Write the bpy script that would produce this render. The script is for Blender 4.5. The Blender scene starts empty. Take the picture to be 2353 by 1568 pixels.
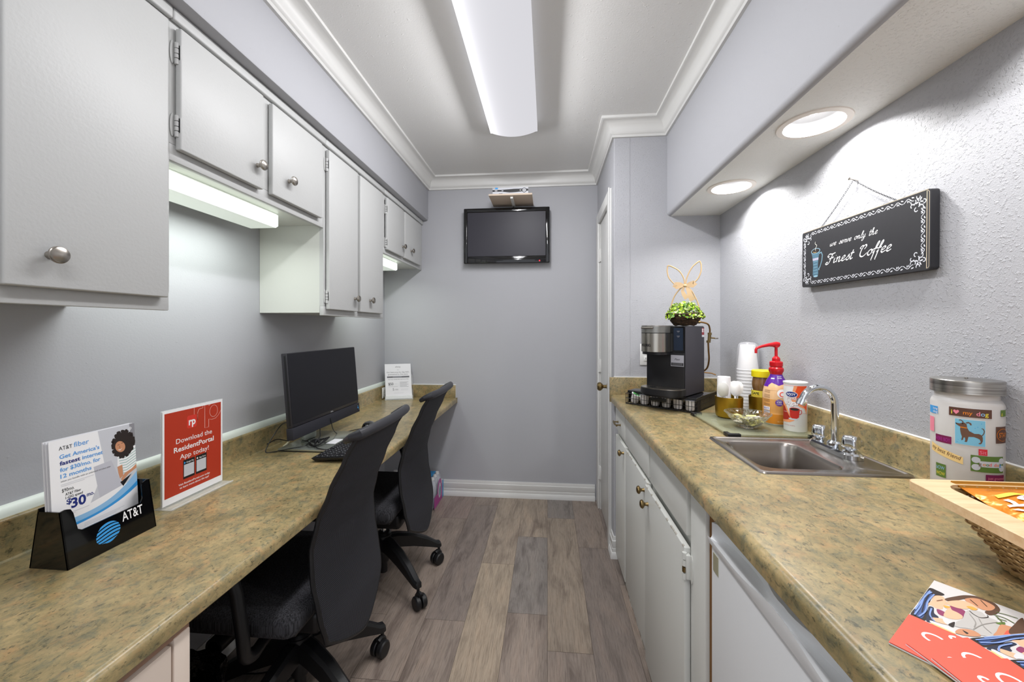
import bpy, bmesh, math, random
from mathutils import Vector, Matrix
from mathutils.geometry import tessellate_polygon
random.seed(7)
SC = bpy.context.scene
COL = SC.collection
R = math.radians
PI = math.pi

# ------------------------------------------------------------------ camera
YAW = math.atan(81.5 / 900.0)
EYE = 1.286
cam_d = bpy.data.cameras.new('camera'); cam = bpy.data.objects.new('camera', cam_d)
COL.objects.link(cam); SC.camera = cam
cam.location = (0, 0, EYE); cam.rotation_euler = (R(90), 0, YAW)
cam_d.sensor_width = 36; cam_d.lens = 900 / 2353 * 36
cam_d.shift_y = -30 / 2353
cam_d.clip_start = 0.02

# ------------------------------------------------------------------ world, lights, exposure
SC.view_settings.view_transform = 'Standard'; SC.view_settings.look = 'None'
SC.view_settings.gamma = 1; SC.view_settings.use_curve_mapping = False
SC.view_settings.exposure = 0.18
SC.cycles.max_bounces = 8; SC.cycles.diffuse_bounces = 5
SC.cycles.transparent_max_bounces = 12
SC.cycles.sample_clamp_indirect = 4
SC.cycles.caustics_reflective = False; SC.cycles.caustics_refractive = False
w = bpy.data.worlds.new('world'); SC.world = w; w.use_nodes = True
w.node_tree.nodes['Background'].inputs[0].default_value = (0.90, 0.93, 1.0, 1)
w.node_tree.nodes['Background'].inputs[1].default_value = 1.2

def area(name, loc, size, energy, color=(1, 1, 1), rot=(0, 0, 0), shape='RECTANGLE', spread=180):
    l = bpy.data.lights.new(name, 'AREA'); l.shape = shape
    l.size = size[0]
    if len(size) > 1: l.size_y = size[1]
    l.energy = energy; l.color = color; l.spread = R(spread)
    o = bpy.data.objects.new(name, l); COL.objects.link(o); o.location = loc; o.rotation_euler = rot
    return o
# ceiling fluorescents: the one in view and an added fill lamp behind the camera
area('ceiling_tube_light', (-.188, 1.585, 2.352), (.22, 1.18), 11, (.985, .98, 1.0))
area('ceiling_fill_light_rear', (-.188, -.30, 2.352), (.22, 1.18), 6, (.985, .98, 1.0))
def point(name, loc, energy, color, r):
    l = bpy.data.lights.new(name, 'POINT'); l.energy = energy; l.color = color; l.shadow_soft_size = r
    o = bpy.data.objects.new(name, l); COL.objects.link(o); o.location = loc
for yc, en in ((1.585, 1.75), (-.30, 1.1)):     # the sideways glow of the wrap-around lens, and of the added rear one
    for k in range(10): point('ceiling_lens_glow', (-.188, yc - .54 + .12 * k, 2.340), en, (.99, .985, 1.0), .018)
# under-cabinet tubes
area('shelf_tube_light', (-1.10, 1.222, 1.660), (.09, .43), 1.9, (.93, 1.0, .93), (0, R(8), 0))
area('shelf_tube_light_far', (-1.10, 2.472, 1.672), (.09, .38), 1.6, (.93, 1.0, .90), (0, R(8), 0))
# recessed cans over the sink counter
CANS = [1.265, 1.80, .70]
for yc in CANS:
    area('can_light', (.803, yc, 1.941), (.070,), 4.4 if yc > 1 else 2.6, (1.0, .985, .96), shape='DISK')

# ------------------------------------------------------------------ materials
def lin(c):
    if isinstance(c, str):
        c = tuple(int(c[i:i + 2], 16) / 255 for i in (0, 2, 4))
    return tuple((x / 12.92 if x <= .04045 else ((x + .055) / 1.055) ** 2.4) for x in c[:3]) + (1,)
MATS = {}
def mat(name, col='808080', rough=.5, metal=0, bump=None, trans=0, emit=None, estr=0, ior=1.45, spec=.5, alpha=1, coat=0):
    if name in MATS: return MATS[name]
    m = bpy.data.materials.new(name); m.use_nodes = True
    nt = m.node_tree; b = nt.nodes['Principled BSDF']
    b.inputs['Base Color'].default_value = lin(col)
    b.inputs['Roughness'].default_value = rough
    b.inputs['Metallic'].default_value = metal
    b.inputs['IOR'].default_value = ior
    b.inputs['Specular IOR Level'].default_value = spec
    b.inputs['Transmission Weight'].default_value = trans
    b.inputs['Alpha'].default_value = alpha
    b.inputs['Coat Weight'].default_value = coat
    if emit:
        b.inputs['Emission Color'].default_value = lin(emit)
        b.inputs['Emission Strength'].default_value = estr
    if bump:                                   # (scale, strength, distance, detail)
        tc = nt.nodes.new('ShaderNodeTexCoord'); n = nt.nodes.new('ShaderNodeTexNoise')
        n.inputs['Scale'].default_value = bump[0]; n.inputs['Detail'].default_value = bump[3] if len(bump) > 3 else 2
        bp = nt.nodes.new('ShaderNodeBump'); bp.inputs['Strength'].default_value = bump[1]; bp.inputs['Distance'].default_value = bump[2]
        nt.links.new(tc.outputs['Object'], n.inputs['Vector']); nt.links.new(n.outputs['Fac'], bp.inputs['Height'])
        nt.links.new(bp.outputs['Normal'], b.inputs['Normal'])
    MATS[name] = m
    return m
def ramp(nt, pts):
    r = nt.nodes.new('ShaderNodeValToRGB'); e = r.color_ramp.elements
    e[0].position = pts[0][0]; e[0].color = lin(pts[0][1]); e[1].position = pts[-1][0]; e[1].color = lin(pts[-1][1])
    for p, c in pts[1:-1]:
        x = e.new(p); x.color = lin(c)
    return r
def noise(nt, scale, detail=2, rough=.5, vec=None, dist=0):
    n = nt.nodes.new('ShaderNodeTexNoise'); n.inputs['Scale'].default_value = scale
    n.inputs['Detail'].default_value = detail; n.inputs['Roughness'].default_value = rough; n.inputs['Distortion'].default_value = dist
    if vec: nt.links.new(vec, n.inputs['Vector'])
    return n
def mapped(nt, scale=(1, 1, 1), rot=(0, 0, 0)):
    tc = nt.nodes.new('ShaderNodeTexCoord'); mp = nt.nodes.new('ShaderNodeMapping')
    mp.inputs['Scale'].default_value = scale; mp.inputs['Rotation'].default_value = rot
    nt.links.new(tc.outputs['Object'], mp.inputs['Vector'])
    return mp.outputs['Vector']
def mixc(nt, fac, a, b, mode='MIX'):
    m = nt.nodes.new('ShaderNodeMix'); m.data_type = 'RGBA'; m.blend_type = mode
    for s, v in ((0, fac), (6, a), (7, b)):
        if hasattr(v, 'links'): nt.links.new(v, m.inputs[s])
        else: m.inputs[s].default_value = v
    return m.outputs[2]

def wall_mat(name, col, splat, fine, rough=.62):
    m = mat(name, col, rough); nt = m.node_tree; b = nt.nodes['Principled BSDF']
    v = mapped(nt)
    n1 = noise(nt, splat[0], 3, .55, v); r1 = ramp(nt, [(splat[1], '000000'), (splat[1] + splat[3], 'ffffff')])
    nt.links.new(n1.outputs['Fac'], r1.inputs['Fac'])
    n2 = noise(nt, fine[0], 4, .6, v)
    b1 = nt.nodes.new('ShaderNodeBump'); b1.inputs['Strength'].default_value = splat[2]; b1.inputs['Distance'].default_value = .003
    b2 = nt.nodes.new('ShaderNodeBump'); b2.inputs['Strength'].default_value = fine[1]; b2.inputs['Distance'].default_value = .002
    nt.links.new(r1.outputs['Color'], b1.inputs['Height']); nt.links.new(n2.outputs['Fac'], b2.inputs['Height'])
    nt.links.new(b2.outputs['Normal'], b1.inputs['Normal']); nt.links.new(b1.outputs['Normal'], b.inputs['Normal'])
    return m
WALLC = 'b1b2b7'
m_wall = wall_mat('lavender_grey_paint', WALLC, (95, .70, .30, .06), (170, .16))
m_wallt = wall_mat('lavender_grey_paint_splatter_texture', WALLC, (150, .545, .42, .13), (330, .40))
m_ceil = wall_mat('ceiling_paint', 'e4e4e3', (60, .66, .35, .05), (190, .25))
m_trim = mat('white_trim_paint', 'dcdcda', .38)
m_sofu = wall_mat('white_soffit_splatter_paint', 'e6e6e2', (150, .55, .40, .12), (330, .35))
m_cab = mat('glossy_white_cabinet_paint', 'bfc0bf', .42, bump=(150, .35, .0012, 3), spec=.4)
m_cabin = mat('cabinet_side_paint', 'cfd1cb', .4, bump=(60, .15, .001, 2))
m_cabr = mat('aged_white_cabinet_paint', 'd6d7d2', .33, bump=(110, .16, .001, 3))
m_chip = mat('chipped_paint_edge', 'b9b4aa', .7)
m_cream = mat('cream_laminate_panel', 'e2d2c4', .45)
m_pboard = mat('bare_particle_board', '8d6f5c', .8)
m_wood = mat('bare_pine', '7d5527', .6)

def laminate():
    m = mat('mottled_tan_laminate', 'a9935f', .30); nt = m.node_tree; b = nt.nodes['Principled BSDF']
    v = mapped(nt)
    v2 = mapped(nt, (1, .7, 1))
    a = noise(nt, 46, 10, .80, v2, .5); ra = ramp(nt, [(.30, '67655a'), (.41, '878062'), (.50, 'a08f66'), (.60, 'b09b70'), (.72, 'b89a6c')])
    c = noise(nt, 22, 7, .7, v); rc = ramp(nt, [(.52, '000000'), (.68, 'ffffff')])
    d = noise(nt, 105, 8, .75, v2, .3); rd = ramp(nt, [(.36, 'ffffff'), (.46, '000000')])
    e = noise(nt, 9, 3, .6, v); re = ramp(nt, [(.35, 'a4a79f'), (.65, 'ffffff')])
    nt.links.new(a.outputs['Fac'], ra.inputs['Fac']); nt.links.new(c.outputs['Fac'], rc.inputs['Fac'])
    nt.links.new(d.outputs['Fac'], rd.inputs['Fac']); nt.links.new(e.outputs['Fac'], re.inputs['Fac'])
    g = nt.nodes.new('ShaderNodeMath'); g.operation = 'MULTIPLY'; g.inputs[1].default_value = .5
    nt.links.new(rc.outputs['Color'], g.inputs[0])
    o1 = mixc(nt, g.outputs[0], ra.outputs['Color'], lin('c49563'))
    g2 = nt.nodes.new('ShaderNodeMath'); g2.operation = 'MULTIPLY'; g2.inputs[1].default_value = .9
    nt.links.new(rd.outputs['Color'], g2.inputs[0])
    o2 = mixc(nt, g2.outputs[0], o1, lin('565340'))
    o3 = mixc(nt, .55, o2, re.outputs['Color'], 'MULTIPLY')
    nt.links.new(o3, b.inputs['Base Color'])
    return m
m_lam = laminate()

def floor_mat():
    m = mat('wood_look_vinyl_plank', '8a7a6e', .42); nt = m.node_tree; b = nt.nodes['Principled BSDF']
    at = nt.nodes.new('ShaderNodeAttribute'); at.attribute_name = 'tone'
    off = nt.nodes.new('ShaderNodeVectorMath'); off.operation = 'ADD'
    v = mapped(nt, (1, 1, 1))
    sc = nt.nodes.new('ShaderNodeVectorMath'); sc.operation = 'SCALE'; sc.inputs['Scale'].default_value = 37
    nt.links.new(at.outputs['Color'], sc.inputs[0]); nt.links.new(v, off.inputs[0]); nt.links.new(sc.outputs[0], off.inputs[1])
    def st(sx, sy):
        mp = nt.nodes.new('ShaderNodeMapping'); mp.inputs['Scale'].default_value = (sx, sy, 1)
        nt.links.new(off.outputs[0], mp.inputs['Vector']); return mp.outputs['Vector']
    grain = noise(nt, 1, 6, .7, st(400, 13), .3)
    blot = noise(nt, 1, 4, .6, st(16, 3.2), .8)
    rg = ramp(nt, [(.30, 'a8a39e'), (.55, 'ffffff'), (.75, 'ffffff')])
    rb = ramp(nt, [(.30, 'aaa4a2'), (.50, 'ececea'), (.70, 'fffaf4')])
    nt.links.new(grain.outputs['Fac'], rg.inputs['Fac']); nt.links.new(blot.outputs['Fac'], rb.inputs['Fac'])
    c1 = mixc(nt, .8, at.outputs['Color'], rg.outputs['Color'], 'MULTIPLY')
    c2 = mixc(nt, .85, c1, rb.outputs['Color'], 'MULTIPLY')
    nt.links.new(c2, b.inputs['Base Color'])
    bp = nt.nodes.new('ShaderNodeBump'); bp.inputs['Strength'].default_value = .25; bp.inputs['Distance'].default_value = .001
    nt.links.new(grain.outputs['Fac'], bp.inputs['Height']); nt.links.new(bp.outputs['Normal'], b.inputs['Normal'])
    return m
m_floor = floor_mat()
m_seam = mat('plank_seam', '4a4039', .8)

def streaky(name, col1, col2, sc, rough=.9, metal=0, axis=(200, 200, 6)):
    m = mat(name, col1, rough, metal); nt = m.node_tree; b = nt.nodes['Principled BSDF']
    n = noise(nt, 1, 3, .6, mapped(nt, axis)); r = ramp(nt, [(.35, col1), (.65, col2)])
    nt.links.new(n.outputs['Fac'], r.inputs['Fac']); nt.links.new(r.outputs['Color'], b.inputs['Base Color'])
    return m
m_seatf = streaky('black_heathered_fabric', '111113', '46464b', 1, .95, axis=(330, 330, 9))
def mesh_fabric():
    m = mat('black_mesh_fabric', '101013', .85); nt = m.node_tree; b = nt.nodes['Principled BSDF']
    v = mapped(nt)
    wv = nt.nodes.new('ShaderNodeTexWave'); wv.wave_type = 'BANDS'; wv.bands_direction = 'Z'; wv.inputs['Scale'].default_value = 62
    wy = nt.nodes.new('ShaderNodeTexWave'); wy.wave_type = 'BANDS'; wy.bands_direction = 'Y'; wy.inputs['Scale'].default_value = 62
    nt.links.new(v, wv.inputs['Vector']); nt.links.new(v, wy.inputs['Vector'])
    mm = nt.nodes.new('ShaderNodeMath'); mm.operation = 'MULTIPLY'
    nt.links.new(wv.outputs['Fac'], mm.inputs[0]); nt.links.new(wy.outputs['Fac'], mm.inputs[1])
    r = ramp(nt, [(.2, '131316'), (.8, '4a4a54')])
    nt.links.new(mm.outputs[0], r.inputs['Fac']); nt.links.new(r.outputs['Color'], b.inputs['Base Color'])
    return m
m_mesh = mesh_fabric()
m_blk = mat('black_plastic', '161618', .42)
m_blkg = mat('gloss_black_plastic', '08080a', .08, coat=.3)
m_dgry = mat('charcoal_plastic', '2b2b30', .42)
m_screen = mat('matt_dark_screen', '18181e', .5, spec=.35)
m_tvs = mat('television_screen_glass', '33323a', .42, spec=.3)
m_steel = streaky('brushed_steel', '8d8a86', 'bdbab4', 1, .28, 1, axis=(8, 8, 300))
m_sink = mat('satin_stainless_steel', 'a29c96', .27, 1)
m_nick = mat('satin_nickel', 'a8a29a', .28, 1)
m_brass = mat('aged_brass', '8a7650', .35, 1)
m_copper = mat('dull_copper_pipe', '7a5a35', .4, 1)
m_chrome = mat('chrome', 'dfe2e6', .06, 1)
m_gold = mat('brushed_gold_metal', 'a8872c', .32, .9)
m_wplast = mat('white_plastic', 'e6e6e4', .35)
m_paper = mat('white_paper', 'e4e4e8', .5)
m_acry = mat('clear_acrylic', 'f0f4f2', .04, alpha=.24)
m_glass = mat('clear_glass', 'eef4ee', .03, alpha=.11, spec=.9)
m_gglass = mat('greenish_glass_board', 'b4b89a', .04, alpha=.42, spec=.8)
m_frost = mat('frosted_glass', 'e2e2e2', .5, alpha=.62)
m_red = mat('red_plastic', 'c3141f', .3)
m_yel = mat('yellow_plastic', 'e8d40e', .4)
m_maple = streaky('pale_maple_wood', 'd9b78c', 'e6caa2', 1, .45, axis=(10, 90, 90))
m_wick = streaky('wicker_cane', '9a7d50', 'c0a274', 1, .6, axis=(30, 30, 30))
m_twig = streaky('dark_twig', '2a1e14', '58422c', 1, .8, axis=(80, 80, 80))
m_leaf = mat('bright_green_leaf', 'a6c62c', .5)
m_leaf2 = mat('mid_green_leaf', '5f8f2e', .5)
m_leaf3 = mat('pale_green_leaf', 'b9c98a', .5)
m_rope = mat('natural_jute_rope', 'c9ab80', .8, bump=(260, .6, .002, 2))
m_burl = mat('burlap_ribbon', 'cdb08a', .85, bump=(300, .4, .001, 2))
m_bagblk = mat('black_bin_liner', '0a0a0b', .22, bump=(22, .9, .02, 4))
m_clearbag = mat('thin_clear_plastic', 'f2f2f6', .22, alpha=.22)
m_foam = mat('white_foam_cup', 'eeeef0', .5)
def diffuser(name, col, base, amp, y0, y1, tubes, wide):
    """fluorescent lens: a glowing diffuser, brighter where its tubes run"""
    m = bpy.data.materials.new(name); m.use_nodes = True; nt = m.node_tree; b = nt.nodes['Principled BSDF']
    b.inputs['Base Color'].default_value = (0, 0, 0, 1); b.inputs['Roughness'].default_value = .3; b.inputs['Specular IOR Level'].default_value = 0
    tc = nt.nodes.new('ShaderNodeTexCoord'); sp = nt.nodes.new('ShaderNodeSeparateXYZ'); nt.links.new(tc.outputs['Object'], sp.inputs[0])
    acc = None
    for t in tubes:
        s = nt.nodes.new('ShaderNodeMath'); s.operation = 'SUBTRACT'; s.inputs[1].default_value = t; nt.links.new(sp.outputs[0], s.inputs[0])
        q = nt.nodes.new('ShaderNodeMath'); q.operation = 'DIVIDE'; q.inputs[1].default_value = wide; nt.links.new(s.outputs[0], q.inputs[0])
        p = nt.nodes.new('ShaderNodeMath'); p.operation = 'MULTIPLY'; nt.links.new(q.outputs[0], p.inputs[0]); nt.links.new(q.outputs[0], p.inputs[1])
        a = nt.nodes.new('ShaderNodeMath'); a.operation = 'ADD'; a.inputs[1].default_value = 1; nt.links.new(p.outputs[0], a.inputs[0])
        d = nt.nodes.new('ShaderNodeMath'); d.operation = 'DIVIDE'; d.inputs[0].default_value = amp; nt.links.new(a.outputs[0], d.inputs[1])
        if acc is None: acc = d.outputs[0]
        else:
            u = nt.nodes.new('ShaderNodeMath'); u.operation = 'ADD'; nt.links.new(acc, u.inputs[0]); nt.links.new(d.outputs[0], u.inputs[1]); acc = u.outputs[0]
    f = nt.nodes.new('ShaderNodeMath'); f.operation = 'ADD'; f.inputs[1].default_value = base; nt.links.new(acc, f.inputs[0])
    b.inputs['Emission Color'].default_value = lin(col); nt.links.new(f.outputs[0], b.inputs['Emission Strength'])
    # prismatic dimples
    v = mapped(nt, (1, 1, 1)); vo = nt.nodes.new('ShaderNodeTexVoronoi'); vo.inputs['Scale'].default_value = 170
    nt.links.new(v, vo.inputs['Vector']); bp = nt.nodes.new('ShaderNodeBump'); bp.inputs['Strength'].default_value = .5; bp.inputs['Distance'].default_value = .002
    nt.links.new(vo.outputs['Distance'], bp.inputs['Height']); nt.links.new(bp.outputs['Normal'], b.inputs['Normal'])
    return m
m_lens = diffuser('prismatic_ceiling_lens', 'f6f5fb', .66, .62, 0, 1, (-.25, -.125), .030)
m_ulens = mat('lit_under_cabinet_lens', 'ffffff', .4, emit='f4fff4', estr=1.6)
m_ulensb = mat('under_cabinet_lens_underside', 'e4e8e2', .4, emit='e8f4e8', estr=.35)
m_bulb = mat('lit_downlight_bulb', 'ffffff', .4, emit='fffdf8', estr=7)

# ------------------------------------------------------------------ mesh builder
ID = Matrix.Identity(4)
TM = {}                                       # world matrix of every thing / part
class MB:
    def __init__(s): s.v = []; s.f = []; s.mi = []; s.mats = []; s.T = ID.copy(); s.col = {}
    def m(s, mt):
        if mt not in s.mats: s.mats.append(mt)
        return s.mats.index(mt)
    def add(s, vs, fs, mt, T=None):
        T = s.T @ (T or ID); n = len(s.v); k = s.m(mt)
        s.v += [T @ Vector(p) for p in vs]
        for f in fs: s.f.append(tuple(i + n for i in f)); s.mi.append(k)
        return s
    def bm(s, b, mt, T=None):
        b.verts.index_update()
        s.add([v.co.copy() for v in b.verts], [[v.index for v in f.verts] for f in b.faces], mt, T); b.free(); return s
    def box(s, x0, y0, z0, x1, y1, z1, mt, bev=0, seg=2, T=None):
        if x0 > x1: x0, x1 = x1, x0
        if y0 > y1: y0, y1 = y1, y0
        if z0 > z1: z0, z1 = z1, z0
        vs = [(x, y, z) for x in (x0, x1) for y in (y0, y1) for z in (z0, z1)]
        fs = [(0, 1, 3, 2), (4, 6, 7, 5), (0, 4, 5, 1), (2, 3, 7, 6), (0, 2, 6, 4), (1, 5, 7, 3)]
        if not bev: return s.add(vs, fs, mt, T)
        b = bmesh.new(); bv = [b.verts.new(p) for p in vs]
        for f in fs: b.faces.new([bv[i] for i in f])
        bmesh.ops.bevel(b, geom=b.edges[:], offset=min(bev, .49 * min(x1 - x0, y1 - y0, z1 - z0)), segments=seg, profile=.5, affect='EDGES')
        return s.bm(b, mt, T)
    def lathe(s, prof, mt, seg=32, T=None, a0=0, a1=2 * PI, wob=None):
        full = abs(a1 - a0 - 2 * PI) < 1e-6; n = seg if full else seg + 1; vs = []; fs = []; rows = []
        for (r, z) in prof:
            if r < 1e-7: rows.append([len(vs)] * n); vs.append((0, 0, z))
            else:
                rows.append(list(range(len(vs), len(vs) + n)))
                for i in range(n):
                    a = a0 + (a1 - a0) * i / seg; q = wob(a, z) if wob else 1
                    vs.append((r * q * math.cos(a), r * q * math.sin(a), z))
        for k in range(len(prof) - 1):
            A, B = rows[k], rows[k + 1]
            for i in range(n if full else n - 1):
                j = (i + 1) % n; f = [A[i], A[j], B[j], B[i]]; g = []
                for q in f:
                    if q not in g: g.append(q)
                if len(g) > 2: fs.append(g)
        return s.add(vs, fs, mt, T)
    def cyl(s, p0, p1, r0, mt, r1=None, seg=20):
        r1 = r0 if r1 is None else r1; p0, p1 = Vector(p0), Vector(p1); d = p1 - p0; L = d.length
        T = Matrix.Translation(p0) @ d.to_track_quat('Z', 'Y').to_matrix().to_4x4()
        return s.lathe([(0, 0), (r0, 0), (r1, L), (0, L)], mt, seg, T)
    def tube(s, pts, r, mt, seg=8, closed=False):
        pts = [Vector(p) for p in pts]; n = len(pts); vs = []; fs = []; up = None
        for i, p in enumerate(pts):
            a = pts[(i - 1) % n] if (closed or i > 0) else p; b = pts[(i + 1) % n] if (closed or i < n - 1) else p
            t = (b - a).normalized() if (b - a).length > 1e-9 else Vector((0, 0, 1))
            if up is None: up = t.orthogonal().normalized()
            up = (up - t * up.dot(t)); up = up.normalized() if up.length > 1e-6 else t.orthogonal().normalized()
            w_ = t.cross(up); rr = r[i] if isinstance(r, (list, tuple)) else r
            for k in range(seg):
                an = 2 * PI * k / seg; vs.append(p + (up * math.cos(an) + w_ * math.sin(an)) * rr)
        for i in range(n if closed else n - 1):
            j = (i + 1) % n
            for k in range(seg):
                l = (k + 1) % seg; fs.append((i * seg + k, i * seg + l, j * seg + l, j * seg + k))
        if not closed: fs.append(tuple(range(seg - 1, -1, -1))); fs.append(tuple((n - 1) * seg + k for k in range(seg)))
        return s.add(vs, fs, mt)
    def prism(s, poly, z0, z1, mt, T=None, top=None):
        n = len(poly); vs = [(x, y, z0) for x, y in poly] + [(x, y, z1) for x, y in (top or poly)]
        tri = tessellate_polygon([[Vector((x, y, 0)) for x, y in poly]])
        fs = [t for t in tri] + [tuple(i + n for i in t) for t in tri] if n > 4 else [tuple(range(n)), tuple(range(n, 2 * n))]
        fs = list(fs) + [(i, (i + 1) % n, (i + 1) % n + n, i + n) for i in range(n)]
        return s.add(vs, fs, mt, T)
    def grid(s, fn, nu, nv, mt, cu=False, cv=False):
        A = nu if cu else nu + 1; B = nv if cv else nv + 1
        vs = [fn(i / nu, j / nv) for i in range(A) for j in range(B)]; fs = []
        for i in range(nu):
            for j in range(nv):
                i2 = (i + 1) % A; j2 = (j + 1) % B; fs.append((i * B + j, i2 * B + j, i2 * B + j2, i * B + j2))
        return s.add(vs, fs, mt)
    def shell(s, fn, nu, nv, mt, off):
        """closed sheet: fn(u,v)->front point, off(u,v)->thickness vector"""
        vs = []; B = nv + 1; N = (nu + 1) * B
        for k in (0, 1):
            for i in range(nu + 1):
                for j in range(nv + 1):
                    p = Vector(fn(i / nu, j / nv)); vs.append(p + (Vector(off(i / nu, j / nv)) if k else Vector((0, 0, 0))))
        fs = []
        for i in range(nu):
            for j in range(nv):
                q = (i * B + j, (i + 1) * B + j, (i + 1) * B + j + 1, i * B + j + 1); fs.append(q); fs.append(tuple(x + N for x in reversed(q)))
        for i in range(nu):
            for j in (0, nv): a, b = i * B + j, (i + 1) * B + j; fs.append((a, b, b + N, a + N))
        for j in range(nv):
            for i in (0, nu): a, b = i * B + j, i * B + j + 1; fs.append((a, b, b + N, a + N))
        return s.add(vs, fs, mt)
    def ball(s, c, r, mt, sc=(1, 1, 1), seg=16, T=None):
        n = seg // 2; prof = [(math.sin(PI * k / n), -math.cos(PI * k / n)) for k in range(n + 1)]; prof[0] = (0, -1); prof[-1] = (0, 1)
        return s.lathe(prof, mt, seg, (T or ID) @ Matrix.Translation(c) @ Matrix.Diagonal((r * sc[0], r * sc[1], r * sc[2], 1)))
    def sweep(s, path, prof, mt, side=1, closed_prof=True):
        """sweep a (d, z) profile along a 2-D path with mitred corners; d is offset to the left (side=1) of the path"""
        n = len(path); P = [Vector(p) for p in path]; rings = []
        for i in range(n):
            def nrm(a, b): t = (b - a).normalized(); return Vector((-t.y, t.x)) * side
            ns = []
            if i > 0: ns.append(nrm(P[i - 1], P[i]))
            if i < n - 1: ns.append(nrm(P[i], P[i + 1]))
            if len(ns) == 2:
                m = (ns[0] + ns[1]); m = m / max(.05, m.dot(ns[0]))
            else: m = ns[0]
            rings.append([(P[i].x + m.x * d, P[i].y + m.y * d, z) for d, z in prof])
        k = len(prof); vs = [p for r_ in rings for p in r_]; fs = []
        for i in range(n - 1):
            for j in range(k if closed_prof else k - 1):
                l = (j + 1) % k; fs.append((i * k + j, i * k + l, (i + 1) * k + l, (i + 1) * k + j))
        if closed_prof:
            fs.append(tuple(range(k))); fs.append(tuple((n - 1) * k + j for j in range(k)))
        return s.add(vs, fs, mt)
    def build(s, name, parent=None, smooth=32, local=False, fix=True):
        P = TM.get(parent.name, ID) if parent else ID
        inv = ID if local else P.inverted()
        me = bpy.data.meshes.new(name)
        me.from_pydata([inv @ p for p in s.v], [], s.f)
        for mt in s.mats: me.materials.append(mt)
        me.polygons.foreach_set('material_index', s.mi)
        if fix:
            b = bmesh.new(); b.from_mesh(me); bmesh.ops.recalc_face_normals(b, faces=b.faces[:]); b.to_mesh(me); b.free()
        if smooth:
            me.polygons.foreach_set('use_smooth', [True] * len(me.polygons)); me.set_sharp_from_angle(angle=R(smooth))
        me.update()
        o = bpy.data.objects.new(name, me); COL.objects.link(o)
        if parent: o.parent = parent
        TM[o.name] = P.copy()
        return o

def arc(pts, n=10):
    out = []; P_ = [Vector(p) for p in pts]; P_ = [P_[0] * 2 - P_[1]] + P_ + [P_[-1] * 2 - P_[-2]]
    for i in range(1, len(P_) - 2):
        for k in range(n):
            s_ = k / n; a, b_, c_, d_ = P_[i - 1], P_[i], P_[i + 1], P_[i + 2]
            out.append(.5 * ((2 * b_) + (c_ - a) * s_ + (2 * a - 5 * b_ + 4 * c_ - d_) * s_ * s_ + (3 * b_ - a - 3 * c_ + d_) * s_ ** 3))
    out.append(P_[-2]); return out
def thing(name, label, cat, loc=(0, 0, 0), rz=0, group=None):
    o = bpy.data.objects.new(name, None); o.empty_display_size = .05; COL.objects.link(o)
    o.location = loc; o.rotation_euler = (0, 0, rz); o['label'] = label; o['category'] = cat
    if group: o['group'] = group
    TM[o.name] = Matrix.Translation(loc) @ Matrix.Rotation(rz, 4, 'Z')
    return o
def tag(o, label, cat, group=None):
    o['label'] = label; o['category'] = cat
    if group: o['group'] = group
    return o
def struct(o): o['kind'] = 'structure'; return o
def copy_tree(root, loc=None, rz=None, label=None, matrix=None):
    """a thing with copies of its parts and sub-parts"""
    r = root.copy(); COL.objects.link(r)
    if loc is not None: r.location = loc
    if rz is not None: r.rotation_euler = (0, 0, rz)
    if label: r['label'] = label
    TM[r.name] = Matrix.Translation(r.location) @ r.rotation_euler.to_matrix().to_4x4()
    for ch in [o for o in COL.objects if o.parent is root]:
        c = ch.copy(); COL.objects.link(c); c.parent = r
        for g in [o for o in COL.objects if o.parent is ch]:
            d = g.copy(); COL.objects.link(d); d.parent = c
    return r

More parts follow.
